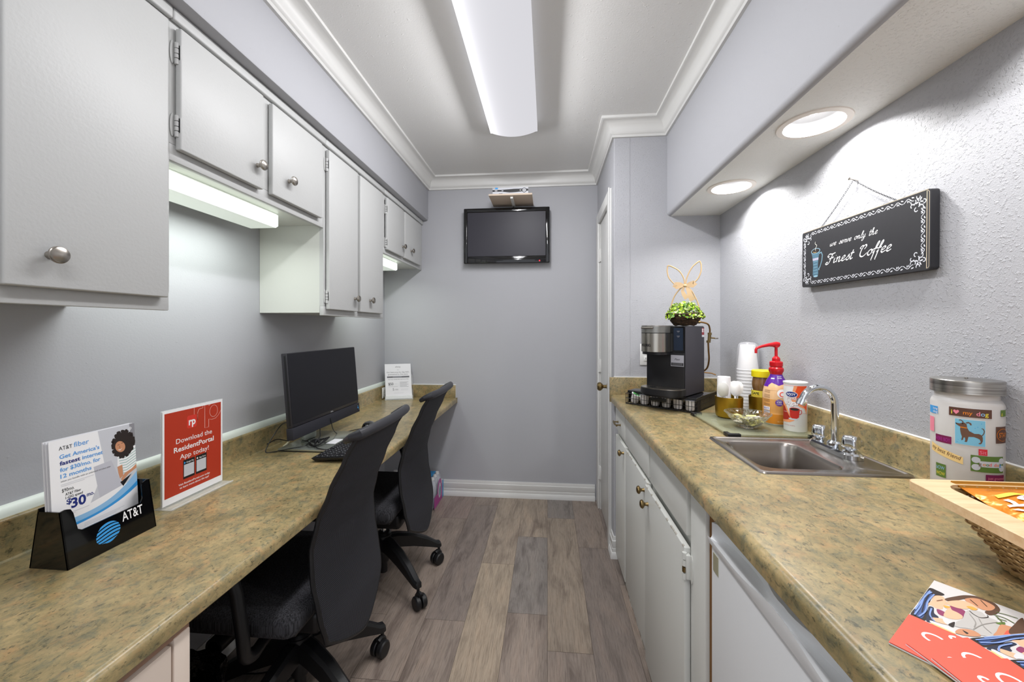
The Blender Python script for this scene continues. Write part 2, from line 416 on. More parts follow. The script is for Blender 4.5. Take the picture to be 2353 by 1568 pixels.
# ------------------------------------------------------------------ flat printing (lettering and marks that lie in a surface)
_tc = {}
def glyphs(body, bold=0., shear=0., space=1.):
    k = (body, bold, shear, space)
    if k in _tc: return _tc[k]
    c = bpy.data.curves.new('t', 'FONT'); c.body = body; c.size = 1; c.offset = bold; c.shear = shear; c.space_character = space
    c.resolution_u = 3; c.fill_mode = 'BOTH'
    o = bpy.data.objects.new('t', c); COL.objects.link(o)
    dg = bpy.context.evaluated_depsgraph_get(); me = bpy.data.meshes.new_from_object(o.evaluated_get(dg))
    vs = [(v.co.x, v.co.y) for v in me.vertices]; fs = [tuple(p.vertices) for p in me.polygons]
    bpy.data.objects.remove(o); bpy.data.curves.remove(c); bpy.data.meshes.remove(me)
    _tc[k] = (vs, fs); return _tc[k]
CAPH = max(y for x, y in glyphs('H')[0])
class Print:
    def __init__(s): s.items = []
    def raw(s, vs, fs, mt, l=1): s.items.append((vs, fs, mt, l)); return s
    def rect(s, x0, y0, x1, y1, mt, l=1, n=1):
        vs = []; fs = []
        for i in range(n + 1):
            x = x0 + (x1 - x0) * i / n; vs += [(x, y0), (x, y1)]
        for i in range(n): fs.append((2 * i, 2 * i + 2, 2 * i + 3, 2 * i + 1))
        return s.raw(vs, fs, mt, l)
    def poly(s, pts, mt, l=1):
        t = tessellate_polygon([[Vector((x, y, 0)) for x, y in pts]]); return s.raw(list(pts), [tuple(q) for q in t], mt, l)
    def ell(s, cx, cy, rx, ry, mt, l=1, n=28, a=0, a0=0, a1=2 * PI):
        pts = []
        for i in range(n):
            t = a0 + (a1 - a0) * i / (n if abs(a1 - a0 - 2 * PI) < 1e-6 else n - 1)
            x, y = rx * math.cos(t), ry * math.sin(t); pts.append((cx + x * math.cos(a) - y * math.sin(a), cy + x * math.sin(a) + y * math.cos(a)))
        return s.raw(pts, [tuple(range(n))], mt, l)
    def line(s, pts, w_, mt, l=1, nib=None):
        q = [pts[0]] + [p for a, p in zip(pts, pts[1:]) if math.hypot(p[0] - a[0], p[1] - a[1]) > 1e-7]; n = len(q)
        if n < 2: return s
        vs = []
        for i, (x, y) in enumerate(q):
            a = q[max(i - 1, 0)]; b = q[min(i + 1, n - 1)]; dx, dy = b[0] - a[0], b[1] - a[1]; L = math.hypot(dx, dy) or 1
            ww = w_ / 2
            if nib: ww *= .50 + .95 * abs(math.sin(math.atan2(dy, dx) - nib))      # broad-pen thicks and thins
            elif 0 < i < n - 1:
                u0 = (x - a[0], y - a[1]); u1 = (b[0] - x, b[1] - y); c_ = (u0[0] * u1[0] + u0[1] * u1[1]) / ((math.hypot(*u0) * math.hypot(*u1)) or 1); ww /= max(.6, math.sqrt(max(0, (1 + c_) / 2)))
            vs += [(x - dy / L * ww, y + dx / L * ww), (x + dy / L * ww, y - dx / L * ww)]
        return s.raw(vs, [(2 * i, 2 * i + 2, 2 * i + 3, 2 * i + 1) for i in range(n - 1)], mt, l)
    def text(s, body, x, y, h, mt, l=2, width=None, al='L', bold=0., shear=0., space=1., rot=0):
        vs, fs = glyphs(body, bold, shear, space)
        if not vs: return s
        x0 = min(v[0] for v in vs); x1 = max(v[0] for v in vs); k = h / CAPH; kx = (width / (x1 - x0)) if width else k
        W = (x1 - x0) * kx; o = {'L': 0, 'C': -W / 2, 'R': -W}[al]; cr, sr = math.cos(rot), math.sin(rot)
        out = []
        for a, b in vs:
            u, v = (a - x0) * kx + o, b * k; out.append((x + u * cr - v * sr, y + u * sr + v * cr))
        return s.raw(out, fs, mt, l)
    def emit(s, mb, fn, step=.00025, cut=0, cuty=0):
        for k, (vs, fs, mt, l) in enumerate(s.items):
            h = l * step + (k % 24) * 1.1e-6
            if cut or cuty:                        # subdivide so that the print follows a curved surface
                b = bmesh.new(); bv = [b.verts.new((x, y, 0)) for x, y in vs]
                for f in fs:
                    try: b.faces.new([bv[i] for i in f])
                    except ValueError: pass
                for c_, ax in ((cut, 0), (cuty, 1)):
                    if not c_: continue
                    lo = min(v[ax] for v in vs); hi = max(v[ax] for v in vs); j = math.floor(lo / c_) + 1
                    while j * c_ < hi:
                        co = [0, 0, 0]; co[ax] = j * c_; no = [0, 0, 0]; no[ax] = 1
                        bmesh.ops.bisect_plane(b, geom=b.verts[:] + b.edges[:] + b.faces[:], plane_co=co, plane_no=no, dist=1e-7); j += 1
                b.verts.index_update(); vs = [(v.co.x, v.co.y) for v in b.verts]; fs = [[v.index for v in f.verts] for f in b.faces]; b.free()
            mb.add([fn(x, y, h) for x, y in vs], fs, mt)
        return mb
def frame(o, u, v):
    """plane mapping: origin o, unit vectors u (right) and v (up); third axis u x v faces the viewer"""
    o, u, v = Vector(o), Vector(u).normalized(), Vector(v).normalized(); n = u.cross(v)
    return lambda x, y, h=0: o + u * x + v * y + n * h
INK = lambda name, c, r=.5: mat(name, c, r)
i_white = INK('white_ink', 'f2f2f4'); i_black = INK('black_ink', '16161a'); i_navy = INK('navy_ink', '1b2c7a'); i_sky = INK('sky_blue_ink', '3a9be0')
i_lblue = INK('light_blue_ink', '5d9fe0'); i_pblue = INK('pale_blue_ink', '8fbfe6'); i_grey = INK('grey_ink', '8a8a90'); i_lgrey = INK('pale_grey_ink', 'c9cbd2'); i_mgrey = INK('mid_grey_ink', '6a6a70')
i_red = INK('poster_red_ink', 'b5351e'); i_red2 = INK('logo_red_ink', 'd4382c'); i_coral = INK('coral_red_ink', 'f0604c'); i_skin = INK('skin_tone_ink', 'c98f6c'); i_skin2 = INK('light_skin_tone_ink', 'e8b896')
i_hair = INK('dark_hair_ink', '2a2220'); i_brown = INK('brown_ink', '6b4a34'); i_teal = INK('teal_grey_ink', 'a9c6c2'); i_blueh = INK('blue_hair_ink', '3a5aa6'); i_mag = INK('magenta_ink', 'b02a9a'); i_plum = INK('plum_ink', '7a1c50')
i_orange = INK('orange_ink', 'e8851c'); i_yellow = INK('yellow_ink', 'e9d84a'); i_pink = INK('pink_ink', 'ee8aa0'); i_green = INK('green_ink', '5c7a34'); i_purple = INK('purple_ink', '5c2a9a'); i_cream = INK('cream_ink', 'f0cf8c')
# ------------------------------------------------------------------ room shell
YB = 2.965; YE = 2.24; XL = -1.27; XR = .942; XJ = .372; ZC = 2.44; YR = -1.5
XSL = -.92; ZSL = 2.117; XSR = .66; ZSR = 1.905

def floor():
    mb = MB(); tones = []
    T = {'tan': 'a99a8b', 'lt': 'b3a391', 'br': '9f9187', 'dk': '938780', 'gy': '958d88', 'md': 'a19389', 'rd': '9b8b84'}
    cols = {-8: ([2.3], 'md', 'br'), -7: ([1.9], 'br', 'dk'), -6: ([2.4], 'br', 'md'), -5: ([1.7], 'md', 'br'), -4: ([2.60], 'rd', 'br'),
            -3: ([2.81, 1.69], 'br', 'dk', 'md'), -2: ([2.12], 'tan', 'lt'), -1: ([2.41, 1.76], 'tan', 'gy', 'br'),
            0: ([2.66, 1.565], 'gy', 'tan', 'md'), 1: ([2.32], 'br', 'dk'), 2: ([2.0], 'dk', 'br'), 3: ([2.5], 'br', 'md'), 4: ([1.9], 'md', 'dk'), 5: ([2.2], 'br', 'gy')}
    for k, spec in cols.items():
        js = list(spec[0]); ts = list(spec[1:]); pool = ['md', 'br', 'tan', 'gy', 'dk']
        js = [YB + .1] + js
        while js[-1] > YR - .1: js.append(js[-1] - 1.22)
        for i in range(len(js) - 1):
            t = ts[i] if i < len(ts) else pool[(k * 3 + i) % 5]
            x0, x1 = k * .18, k * .18 + .18; y1, y0 = js[i], js[i + 1]; g = .0006
            mb.add([(x0 + g, y0 + g, 0), (x1 - g, y0 + g, 0), (x1 - g, y1 - g, 0), (x0 + g, y1 - g, 0)], [(0, 1, 2, 3)], m_floor)
            tones.append(lin(T[t]))
    mb.add([(-1.5, YR - .1, -.0012), (1.2, YR - .1, -.0012), (1.2, YB + .1, -.0012), (-1.5, YB + .1, -.0012)], [(0, 1, 2, 3)], m_seam); tones.append((.1, .1, .1, 1))
    mb.box(-1.5, YR - .1, -.08, 1.2, YB + .1, -.002, m_seam); tones += [(.1, .1, .1, 1)] * 6
    o = mb.build('floor', smooth=0, fix=False)
    at = o.data.color_attributes.new('tone', 'FLOAT_COLOR', 'CORNER')
    for p in o.data.polygons:
        for li in p.loop_indices: at.data[li].color = tones[p.index]
    struct(o)
floor()
struct(MB().box(XL - .1, YR, ZC, XR + .1, YB + .1, ZC + .08, m_ceil).build('ceiling', smooth=0))
struct(MB().box(XL - .1, YR, 0, XL, YB, ZC, m_wall).build('wall_left', smooth=0))
struct(MB().box(XL - .1, YB, 0, XJ, YB + .1, ZC, m_wall).build('wall_back', smooth=0))
struct(MB().box(XR, YR, 0, XR + .1, YE, ZC, m_wallt).build('wall_right', smooth=0))
# the pier: end wall of the sink alcove and the closet wall, with the closet door opening in it
pier = MB()
pier.box(XJ + .089, YE, 0, XR + .1, YE + .06, ZC, m_wallt)
pier.box(XJ, YE, 0, XJ + .0895, 2.40, ZC, m_wallt, bev=.003)
pier.box(XJ, 2.40, 2.035, XJ + .09, 2.83, ZC, m_wall); pier.box(XJ, 2.83, 0, XJ + .09, YB, ZC, m_wall)
struct(pier.build('wall_closet', smooth=0))
# soffits
s = MB(); s.box(XL, YR, ZSL, XSL, YB, ZC, m_wall, bev=.008); struct(s.build('wall_left_soffit', smooth=40))
s = MB(); r_ = .02; prof = []
for k in range(7):
    a = PI / 2 * k / 6; prof.append((XSR + r_ - r_ * math.cos(a), ZSR + r_ - r_ * math.sin(a)))
prof = [(XSR, ZC)] + prof
vs = [(x, y, z) for y in (YR, YE) for x, z in prof]; n = len(prof)
s.add(vs, [(i, i + 1, i + 1 + n, i + n) for i in range(n - 1)], m_wall)
hr = .079
ys = [YR]; sq = .10
edges = []
for yc in sorted(CANS):
    edges.append((yc - sq, yc + sq, yc))
y = YR
for a, b_, yc in edges:
    s.add([(XSR + r_, y, ZSR), (XR, y, ZSR), (XR, a, ZSR), (XSR + r_, a, ZSR)], [(0, 1, 2, 3)], m_sofu)
    N = 48; inner = []; outer = []
    for i in range(N):
        t = 2 * PI * i / N; cx, cy = math.cos(t), math.sin(t); inner.append((.803 + hr * cx, yc + hr * cy, ZSR))
        fx = (XR - .803) if cx > 0 else (.803 - XSR - r_); q = min(fx / abs(cx) if abs(cx) > 1e-6 else 9, sq / abs(cy) if abs(cy) > 1e-6 else 9)
        outer.append((.803 + q * cx, yc + q * cy, ZSR))
    for (ccx, ccy) in ((1, 1), (1, -1), (-1, 1), (-1, -1)):
        fx = (XR - .803) if ccx > 0 else (.803 - XSR - r_); t = math.atan2(ccy * sq, ccx * fx) % (2 * PI)
        i = min(range(N), key=lambda k: abs((2 * PI * k / N - t + PI) % (2 * PI) - PI)); outer[i] = (.803 + ccx * fx, yc + ccy * sq, ZSR)
    s.add(inner + outer, [(i, (i + 1) % N, N + (i + 1) % N, N + i) for i in range(N)], m_sofu)
    y = b_
s.add([(XSR + r_, y, ZSR), (XR, y, ZSR), (XR, YE, ZSR), (XSR + r_, YE, ZSR)], [(0, 1, 2, 3)], m_sofu)
struct(s.build('wall_right_soffit', smooth=50, fix=False))

# crown moulding and baseboards
cp = [(0, -.09), (.012, -.09), (.014, -.078), (.020, -.074), (.024, -.064), (.025, -.060)]
for k in range(1, 7):
    a = PI / 2 * k / 6; cp.append((.025 + .042 * (1 - math.cos(a)), -.060 + .044 * math.sin(a)))
cp += [(.070, -.016), (.078, -.013), (.078, 0), (0, 0)]
cp = [(d, ZC + z) for d, z in cp]
path = [(XSL, YR), (XSL, YB), (XJ, YB), (XJ, YE), (XSR, YE), (XSR, YR)]
struct(MB().sweep(path, cp, m_trim, side=-1).build('trim_1', smooth=35))
bp_ = [(0, 0), (.022, 0), (.022, .018), (.016, .032), (.012, .034), (.012, .052), (.009, .054), (.012, .062), (.012, .095), (.008, .098), (.008, .104), (.005, .118), (0, .118)]
struct(MB().sweep([(XL, YR), (XL, YB), (XJ - .02, YB)], bp_, m_trim, side=-1).build('baseboard_back', smooth=30))
struct(MB().sweep([(XJ, YE + .075), (XJ, YE), (XJ + .03, YE)], bp_, m_trim, side=-1).build('baseboard_closet', smooth=30))

# closet door with its casing
d = MB(); X = XJ + .004
d.box(X, 2.405, .012, X + .035, 2.825, 2.03, m_trim, bev=.002)
door = struct(d.build('door_1'))
c = MB()
def casing(y0, y1, z0, z1): c.box(XJ - .016, y0, z0, XJ + .0, y1, z1, m_trim, bev=.003); 
casing(2.315, 2.40, 0, 2.10); casing(2.83, 2.915, 0, 2.10); casing(2.40, 2.83, 2.03, 2.10)
c.box(XJ, 2.395, 0, XJ + .06, 2.404, 2.034, m_trim); c.box(XJ, 2.826, 0, XJ + .06, 2.835, 2.034, m_trim); c.box(XJ, 2.395, 2.031, XJ + .06, 2.835, 2.038, m_trim)
c.box(XJ - .020, 2.312, 0, XJ - .014, 2.330, 2.103, m_trim, bev=.002)
struct(c.build('trim_2'))
h = MB(); T = Matrix.Translation((X, 2.455, .925)) @ Matrix.Rotation(-PI / 2, 4, 'Y')
h.lathe([(0, 0), (.030, 0), (.031, .004), (.024, .010), (.011, .014), (.010, .034), (.018, .040), (.026, .050), (.026, .062), (.018, .070), (0, .072)], m_brass, 28, T)
h.build('door_handle', door)
for z in (.26, 1.02, 1.80):
    MB().box(XJ - .004, 2.806, z - .045, XJ + .006, 2.829, z + .045, m_trim, bev=.002).cyl((XJ - .006, 2.826, z - .047), (XJ - .006, 2.826, z + .047), .006, m_trim).build('hinge', door)

# ------------------------------------------------------------------ ceiling fixture (and an unseen copy added behind the camera for fill light)
def ceiling_lamp(y0, y1, name_l):
    t = thing('ceiling_light', name_l, 'light', (-.188, (y0 + y1) / 2, ZC), 0)
    hb = MB(); hb.box(-.275, y0 + .02, ZC - .055, -.10, y1 - .02, ZC, m_trim, bev=.004)
    hb.build('housing', t)
    L = MB()
    def f(u, v):
        x = -.316 + .256 * u; q = (u - .5) * 2
        z = ZC - .052 - .026 * (1 - q * q)
        return (x, y0 + (y1 - y0) * v, z)
    L.shell(f, 24, 2, m_lens, lambda u, v: (0, 0, .004))
    for (ya, yb) in ((y0, y0 + .004), (y1 - .004, y1)):
        pts = [(-.316 + .256 * k / 16, ZC - .052 - .026 * (1 - ((k / 16 - .5) * 2) ** 2)) for k in range(17)] + [(-.06, ZC - .03), (-.316, ZC - .03)]
        L.add([(x, y, z) for y in (ya, yb) for x, z in pts], [tuple(range(19)), tuple(range(19, 38))] + [(i, (i + 1) % 19, (i + 1) % 19 + 19, i + 19) for i in range(19)], m_lens)
    L.box(-.320, y0, ZC - .054, -.314, y1, ZC - .022, m_lens); L.box(-.062, y0, ZC - .054, -.056, y1, ZC - .022, m_lens)
    o = L.build('diffuser', t)
    return t
ceiling_lamp(.975, 2.195, 'long white fluorescent ceiling fixture with a ribbed curved lens')
ceiling_lamp(-.91, .31, 'added white fluorescent ceiling fixture overhead behind the viewpoint, for fill light')

for yc, lab in zip(CANS, ('larger-looking round recessed downlight in the soffit above the coffee sign', 'farther round recessed downlight in the soffit near the alcove end wall', 'round recessed downlight in the soffit closest to the room entrance, outside the frame')):
    t = thing('recessed_downlight', lab, 'light', (.803, yc, ZSR), 0)
    T = Matrix.Translation((.803, yc, ZSR))
    MB().lathe([(.0765, .001), (.0775, -.004), (.094, -.003), (.0955, .0), (.0955, .0005), (.0765, .001)], mat('off_white_trim_ring', 'e8e0d6', .4), 56, T).build('trim_ring', t)
    pr = [(.076, -.001)]
    for k in range(1, 19): pr.append((.076 - .0009 * k - (.0006 if k % 2 else 0), -.001 + .0045 * k))
    MB().lathe(pr, mat('grey_ribbed_baffle', '7c7c7e', .5, spec=.2), 56, T).build('baffle', t)
    MB().lathe([(0, .0395), (.024, .0405), (.040, .046), (.047, .057), (.048, .0805), (0, .0805)], m_bulb, 40, T).build('bulb', t)

# ------------------------------------------------------------------ wall cabinets, left
XF = -.973; XD = -.953
def oval_knob(parent, p, ax=-1, mt=None, r=.0165):
    """mushroom knob standing out of the face at p along +-x"""
    mt = mt or m_nick; b = MB(); T = Matrix.Translation(p) @ Matrix.Rotation(PI / 2 * ax, 4, 'Y')
    b.lathe([(0, 0), (.0075, 0), (.0065, .004), (.0055, .010), (.0075, .014), (.8 * r, .0165), (r, .020), (r, .0225), (.92 * r, .0235), (.88 * r, .0265), (.5 * r, .0295), (0, .0305)], mt, 28, T)
    return b.build('knob', parent)
def hinge(parent, y, z, side=1, X=XD, mt=None):
    mt = mt or m_cab; b = MB()
    b.lathe([(0, 0), (.013, 0), (.013, .002), (0, .002)], mt, 20, Matrix.Translation((X - .0195, y - side * .0072, z)) @ Matrix.Rotation(PI / 2, 4, 'Y') @ Matrix.Diagonal((2.3, .48, 1, 1)))
    for k, (a, c2) in enumerate(((-.030, -.016), (-.014, -.004), (-.002, .010), (.012, .026))):
        b.cyl((X - .012, y, z + a), (X - .012, y, z + c2), .0055, mt, seg=12)
    b.box(X - .012, y, z - .020, X - .001, y + side * .004, z + .020, mt, bev=.001)
    return b.build('hinge', parent)
def cabinet(label, y0, y1, z0, doors, zd0, zd1, hinges=(), box_side=m_cabin):
    t = thing('wall_cabinet', label, 'cabinet', ((XL + XF) / 2, (y0 + y1) / 2, z0), 0)
    b = MB(); b.box(XL + .001, y0, z0 + .012, XF - .018, y1, ZSL - .001, box_side)
    # face frame
    w_ = .03; b.box(XF - .018, y0, z0, XF, y1, zd0 + .014, m_cab, bev=.002); b.box(XF - .018, y0, zd1 - .014, XF, y1, ZSL - .001, m_cab)
    b.box(XF - .018, y0, zd0 + .014, XF, y0 + w_ * .6, zd1 - .014, m_cab); b.box(XF - .018, y1 - w_ * .6, zd0 + .014, XF, y1, zd1 - .014, m_cab)
    for i in range(len(doors) - 1): b.box(XF - .018, doors[i][1] - .012, zd0 + .014, XF, doors[i + 1][0] + .012, zd1 - .014, m_cab)
    b.box(XF - .012, y0 + .01, zd0 + .01, XF - .008, y1 - .01, zd1 - .01, m_cab)
    b.box(XF, y0, 2.083, XF + .014, y1, ZSL - .002, m_cab, bev=.005, seg=3)
    b.build('body', t)
    for (a, c2, ky, kz) in doors:
        dm = MB(); dm.box(XD - .0175, a, zd0, XD, c2, zd1, m_cab, bev=.0035, seg=3)
        do = dm.build('door', t)
        if ky is not None: oval_knob(do, (XD, ky, kz), 1)
        for (hy, hz, sd) in hinges:
            if abs(hy - a) < .02 or abs(hy - c2) < .02: hinge(do, hy, hz, sd)
    return t
cabinet('large white cabinet with one broad door nearest the viewer, upper left', -.05, .927, 1.331, [(.285, .585, .50, 1.426), (.605, .908, .669, 1.426)], 1.363, 2.068, [(.908, 1.42, -1), (.908, 1.99, -1)])
cabinet('short two-door white cabinet hanging over the long under-cabinet light', .9275, 1.626, 1.722, [(.941, 1.240, 1.212, 1.823), (1.284, 1.586, 1.369, 1.829)], 1.752, 2.070, [(.941, 2.005, 1), (.941, 1.815, 1)])
cabinet('tall narrow white cabinet with two slim doors, middle of the row', 1.6265, 2.248, 1.341, [(1.640, 1.902, 1.866, 1.431), (1.929, 2.201, 2.033, 1.434)], 1.368, 2.069, [(1.640, 2.005, 1), (1.640, 1.425, 1)])
cabinet('small two-door white cabinet at the far end against the back wall', 2.2485, 2.964, 1.733, [(2.270, 2.534, 2.510, 1.823), (2.558, 2.896, 2.668, 1.825)], 1.757, 2.069, [(2.270, 2.0, 1), (2.270, 1.80, 1)])
def shelf_light(y0, y1, z1, label):
    t = thing('under_cabinet_light', label, 'light', (-1.11, (y0 + y1) / 2, z1), 0, None)
    MB().box(-1.174, y0, z1 - .05, -1.10, y1, z1, m_wplast, bev=.002).box(-1.10, y0, z1 - .006, -1.056, y1, z1, m_wplast).build('housing', t)
    b = MB(); b.add([(-1.052, y0, z1 - .006), (-1.052, y1, z1 - .006), (-1.052, y1, z1 - .048), (-1.052, y0, z1 - .048)], [(0, 1, 2, 3)], m_ulens)
    b.add([(-1.052, y0, z1 - .048), (-1.052, y1, z1 - .048), (-1.062, y1, z1 - .054), (-1.062, y0, z1 - .054)], [(0, 1, 2, 3)], m_ulens)
    b.add([(-1.062, y0, z1 - .054), (-1.062, y1, z1 - .054), (-1.166, y1, z1 - .054), (-1.166, y0, z1 - .054)], [(0, 1, 2, 3)], m_ulensb)
    for y in (y0, y1): b.add([(-1.052, y, z1 - .006), (-1.052, y, z1 - .048), (-1.062, y, z1 - .054), (-1.166, y, z1 - .054), (-1.10, y, z1 - .006)], [(0, 1, 2, 3, 4)], m_ulens)
    b.build('diffuser', t)
    return t
shelf_light(.997, 1.447, 1.733, 'long glowing fluorescent strip under the short two-door cabinet')
shelf_light(2.275, 2.670, 1.744, 'small glowing fluorescent strip under the far-end cabinet by the back wall')

# ------------------------------------------------------------------ worktops
def edge_profile(xe, xi, z0, z1, r=.016, sgn=1):
    """section (x, z) of a post-formed edge: xe is the front face, xi the back"""
    p = [(xi, z0), (xe + sgn * .006, z0), (xe, z0 + .006)]
    for k in range(6):
        a = PI / 2 * k / 5; p.append((xe + sgn * r * (1 - math.cos(a)), z1 - r + r * math.sin(a)))
    p.append((xi, z1)); return p
def extrude_y(mb, prof, y0, y1, mt):
    n = len(prof); vs = [(x, y, z) for y in (y0, y1) for x, z in prof]
    tri = [tuple(q) for q in tessellate_polygon([[Vector((x, z, 0)) for x, z in prof]])]
    mb.add(vs, tri + [tuple(i + n for i in q) for q in tri] + [(i, (i + 1) % n, (i + 1) % n + n, i + n) for i in range(n)], mt)
t = thing('desk_worktop', 'long mottled tan laminate desk counter along the left wall', 'counter', (-.98, 1.0, .71), 0)
b = MB(); extrude_y(b, edge_profile(-.691, XL + .001, .71, .75, sgn=-1), -.9, YB, m_lam)
b.build('countertop', t)
b = MB(); sp = [(XL + .001, .75), (XL + .001, .845), (-1.252, .845)]
for k in range(5):
    a = PI / 2 * k / 4; sp.append((-1.252 + .008 * math.sin(a), .837 + .008 * math.cos(a)))
sp += [(-1.244, .760), (-1.240, .753), (-1.234, .7502)]
extrude_y(b, sp, -.9, YB, m_lam)
b.box(-1.243, YB - .019, .7502, -.700, YB, .845, m_lam, bev=.002); b.box(-.7, YB - .020, .708, -.699, YB, .847, m_trim); b.box(-.7005, YB - .019, .7095, -.6905, YB, .7502, m_lam)
b.build('backsplash', t)
b = MB(); q = [(XL + .001, .845)]
for k in range(7):
    a = PI / 2 * k / 6; q.append((XL + .015 * math.cos(a), .845 + .026 * math.sin(a)))
extrude_y(b, q, -.9, YB, mat('greenish_white_trim', 'd8e0d8', .4)); b.box(XL + .015, YB - .008, .845, -.70, YB, .852, m_trim, bev=.002)
b.build('cap_moulding', t)

t = thing('cream_base_cabinet', 'cream routed panel base cabinet under the near end of the desk', 'cabinet', (-.95, .4, 0), 0)
b = MB(); b.box(-1.22, -.5, .0, -.722, .708, .696, m_cream); b.box(-1.22, -.5, .696, -.704, .712, .7095, m_pboard); b.box(-.722, .678, 0, -.701, .712, .698, m_cream, bev=.003); b.build('body', t)
b = MB(); b.box(-.720, .18, .03, -.708, .672, .690, m_cream)
def ring(b, x0, x1, y0, y1, z0, z1, w_, mt, bev=0):
    b.box(x0, y0, z0, x1, y0 + w_, z1, mt, bev); b.box(x0, y1 - w_, z0, x1, y1, z1, mt, bev); b.box(x0, y0 + w_, z0, x1, y1 - w_, z0 + w_, mt, bev); b.box(x0, y0 + w_, z1 - w_, x1, y1 - w_, z1, mt, bev)
ring(b, -.708, -.701, .18, .672, .03, .690, .060, m_cream); b.box(-.708, .252, .10, -.701, .600, .618, m_cream, bev=.003)
b.build('door', t)

# right-hand counter with the sink cut-out
SX0, SX1, SY0, SY1 = .548, .905, 1.058, 1.378
t = thing('sink_worktop', 'long mottled tan laminate counter with the sink along the right wall', 'counter', (.65, .7, .872), 0)
b = MB()
pf = edge_profile(.351, .56, .872, .914, r=.017, sgn=1)
extrude_y(b, pf, -1.2, YE, m_lam)
b.box(.56, -1.2, .872, XR, SY0 + .01, .914, m_lam); b.box(.56, SY1 - .01, .872, XR, YE, .914, m_lam); b.box(.89, SY0 + .01, .872, XR, SY1 - .01, .914, m_lam)
b.build('countertop', t)
b = MB(); sp = [(XR, .914), (XR, 1.008), (.932, 1.008)]
for k in range(5):
    a = PI / 2 * k / 4; sp.append((.932 - .007 * math.sin(a), 1.001 + .007 * math.cos(a)))
sp += [(.925, .924), (.921, .917), (.914, .9142)]
extrude_y(b, sp, -1.2, YE, m_lam)
b.box(.346, YE - .019, .874, .924, YE, 1.010, m_lam, bev=.002)
b.build('backsplash', t)
b = MB(); extrude_y(b, [(XR, 1.008), (XR, 1.0105), (.939, 1.008)], -1.2, YE, m_trim); b.box(.37, YE - .004, 1.010, .93, YE, 1.014, m_trim); b.build('caulk_line', t)

# sink
t = thing('sink', 'small rectangular stainless steel drop-in sink in the right counter', 'sink', (.72, 1.22, .914), 0)
b = MB()
def rrect(x0, y0, x1, y1, r, n=6):
    out = []
    for (cx, cy, a0) in ((x1 - r, y1 - r, 0), (x0 + r, y1 - r, 90), (x0 + r, y0 + r, 180), (x1 - r, y0 + r, 270)):
        for k in range(n + 1):
            a = R(a0 + 90 * k / n); out.append((cx + r * math.cos(a), cy + r * math.sin(a)))
    return out
def loft(b, loops, mt, cap0=False, cap1=True):
    n = len(loops[0]); vs = [p for l in loops for p in l]; fs = []
    for i in range(len(loops) - 1):
        for j in range(n): k = (j + 1) % n; fs.append((i * n + j, i * n + k, (i + 1) * n + k, (i + 1) * n + j))
    if cap0: fs.append(tuple(range(n)))
    if cap1: fs.append(tuple((len(loops) - 1) * n + j for j in range(n)))
    b.add(vs, fs, mt)
z = .9145
rim = [rrect(.541, 1.050, .912, 1.385, .018), rrect(.543, 1.052, .910, 1.383, .018), rrect(.549, 1.058, .904, 1.377, .017), rrect(.553, 1.062, .900, 1.373, .016)]
bas = [rrect(.566, 1.088, .788, 1.347, .040), rrect(.571, 1.093, .783, 1.342, .038), rrect(.576, 1.098, .778, 1.337, .036), rrect(.584, 1.106, .770, 1.329, .038), rrect(.610, 1.135, .744, 1.300, .03)]
L = [[(x, y, zz) for x, y in lp] for lp, zz in zip(rim + bas, (z, z + .004, z + .005, z + .002, z + .002, z - .001, z - .012, z - .135, z - .152))]
loft(b, L, m_sink)
b.build('basin', t)
MB().lathe([(0, 0), (.012, 0), (.020, .002), (.042, .004), (.044, .001)], m_chrome, 28, Matrix.Translation((.677, 1.217, z - .1515))).build('drain', t)

# faucet
fx = .857
t = thing('faucet', 'chrome gooseneck bar faucet with two knob handles behind the sink', 'faucet', (fx, 1.25, .918), 0)
b = MB(); lp = rrect(fx - .026, 1.165, fx + .026, 1.345, .024)
lp2 = rrect(fx - .022, 1.170, fx + .022, 1.340, .021)
loft(b, [[(x, y, .917) for x, y in lp], [(x, y, .929) for x, y in lp], [(x, y, .934) for x, y in lp2]], m_chrome)
b.lathe([(.019, 0), (.019, .010), (.014, .016), (0, .016)], m_chrome, 24, Matrix.Translation((fx, 1.255, .933)))
b.build('base', t)
b = MB(); pts = [(fx, 1.255, .94), (fx, 1.255, 1.0), (fx, 1.255, 1.058)]
rr = .046
for k in range(1, 15):
    a = R(155) * k / 14; pts.append((fx - rr + rr * math.cos(a), 1.255 + .0 * k, 1.058 + rr * math.sin(a) * 1.08))
a = R(155); dx, dz = -math.sin(a), math.cos(a); px_, _, pz_ = pts[-1]
pts.append((px_ + .012 * -math.cos(R(65)) * 1.0, 1.255, pz_ - .012)); pts[-1] = (px_ - .0055, 1.255, pz_ - .013)
b.tube(pts, .0095, m_chrome, 18); b.build('spout', t)
e0 = Vector(pts[-1]); dd = (Vector(pts[-1]) - Vector(pts[-2])).normalized()
MB().cyl(e0 - dd * .004, e0 + dd * .012, .0125, m_chrome, seg=24).build('aerator', t)
for yk in (1.318, 1.192):
    b = MB(); T = Matrix.Translation((fx, yk, .932))
    def lob(a, zz): return 1 + .10 * math.cos(4 * a + .6) * (1 if zz > .012 else 0)
    b.lathe([(.020, 0), (.020, .006), (.013, .009), (.016, .013), (.0215, .018), (.0205, .036), (.0185, .045), (.016, .048), (0, .049)], m_chrome, 32, T, wob=lob)
    b.box(fx + .010, yk - .006, .950, fx + .032, yk + .006, .968, m_chrome, bev=.004)
    b.build('handle', t)
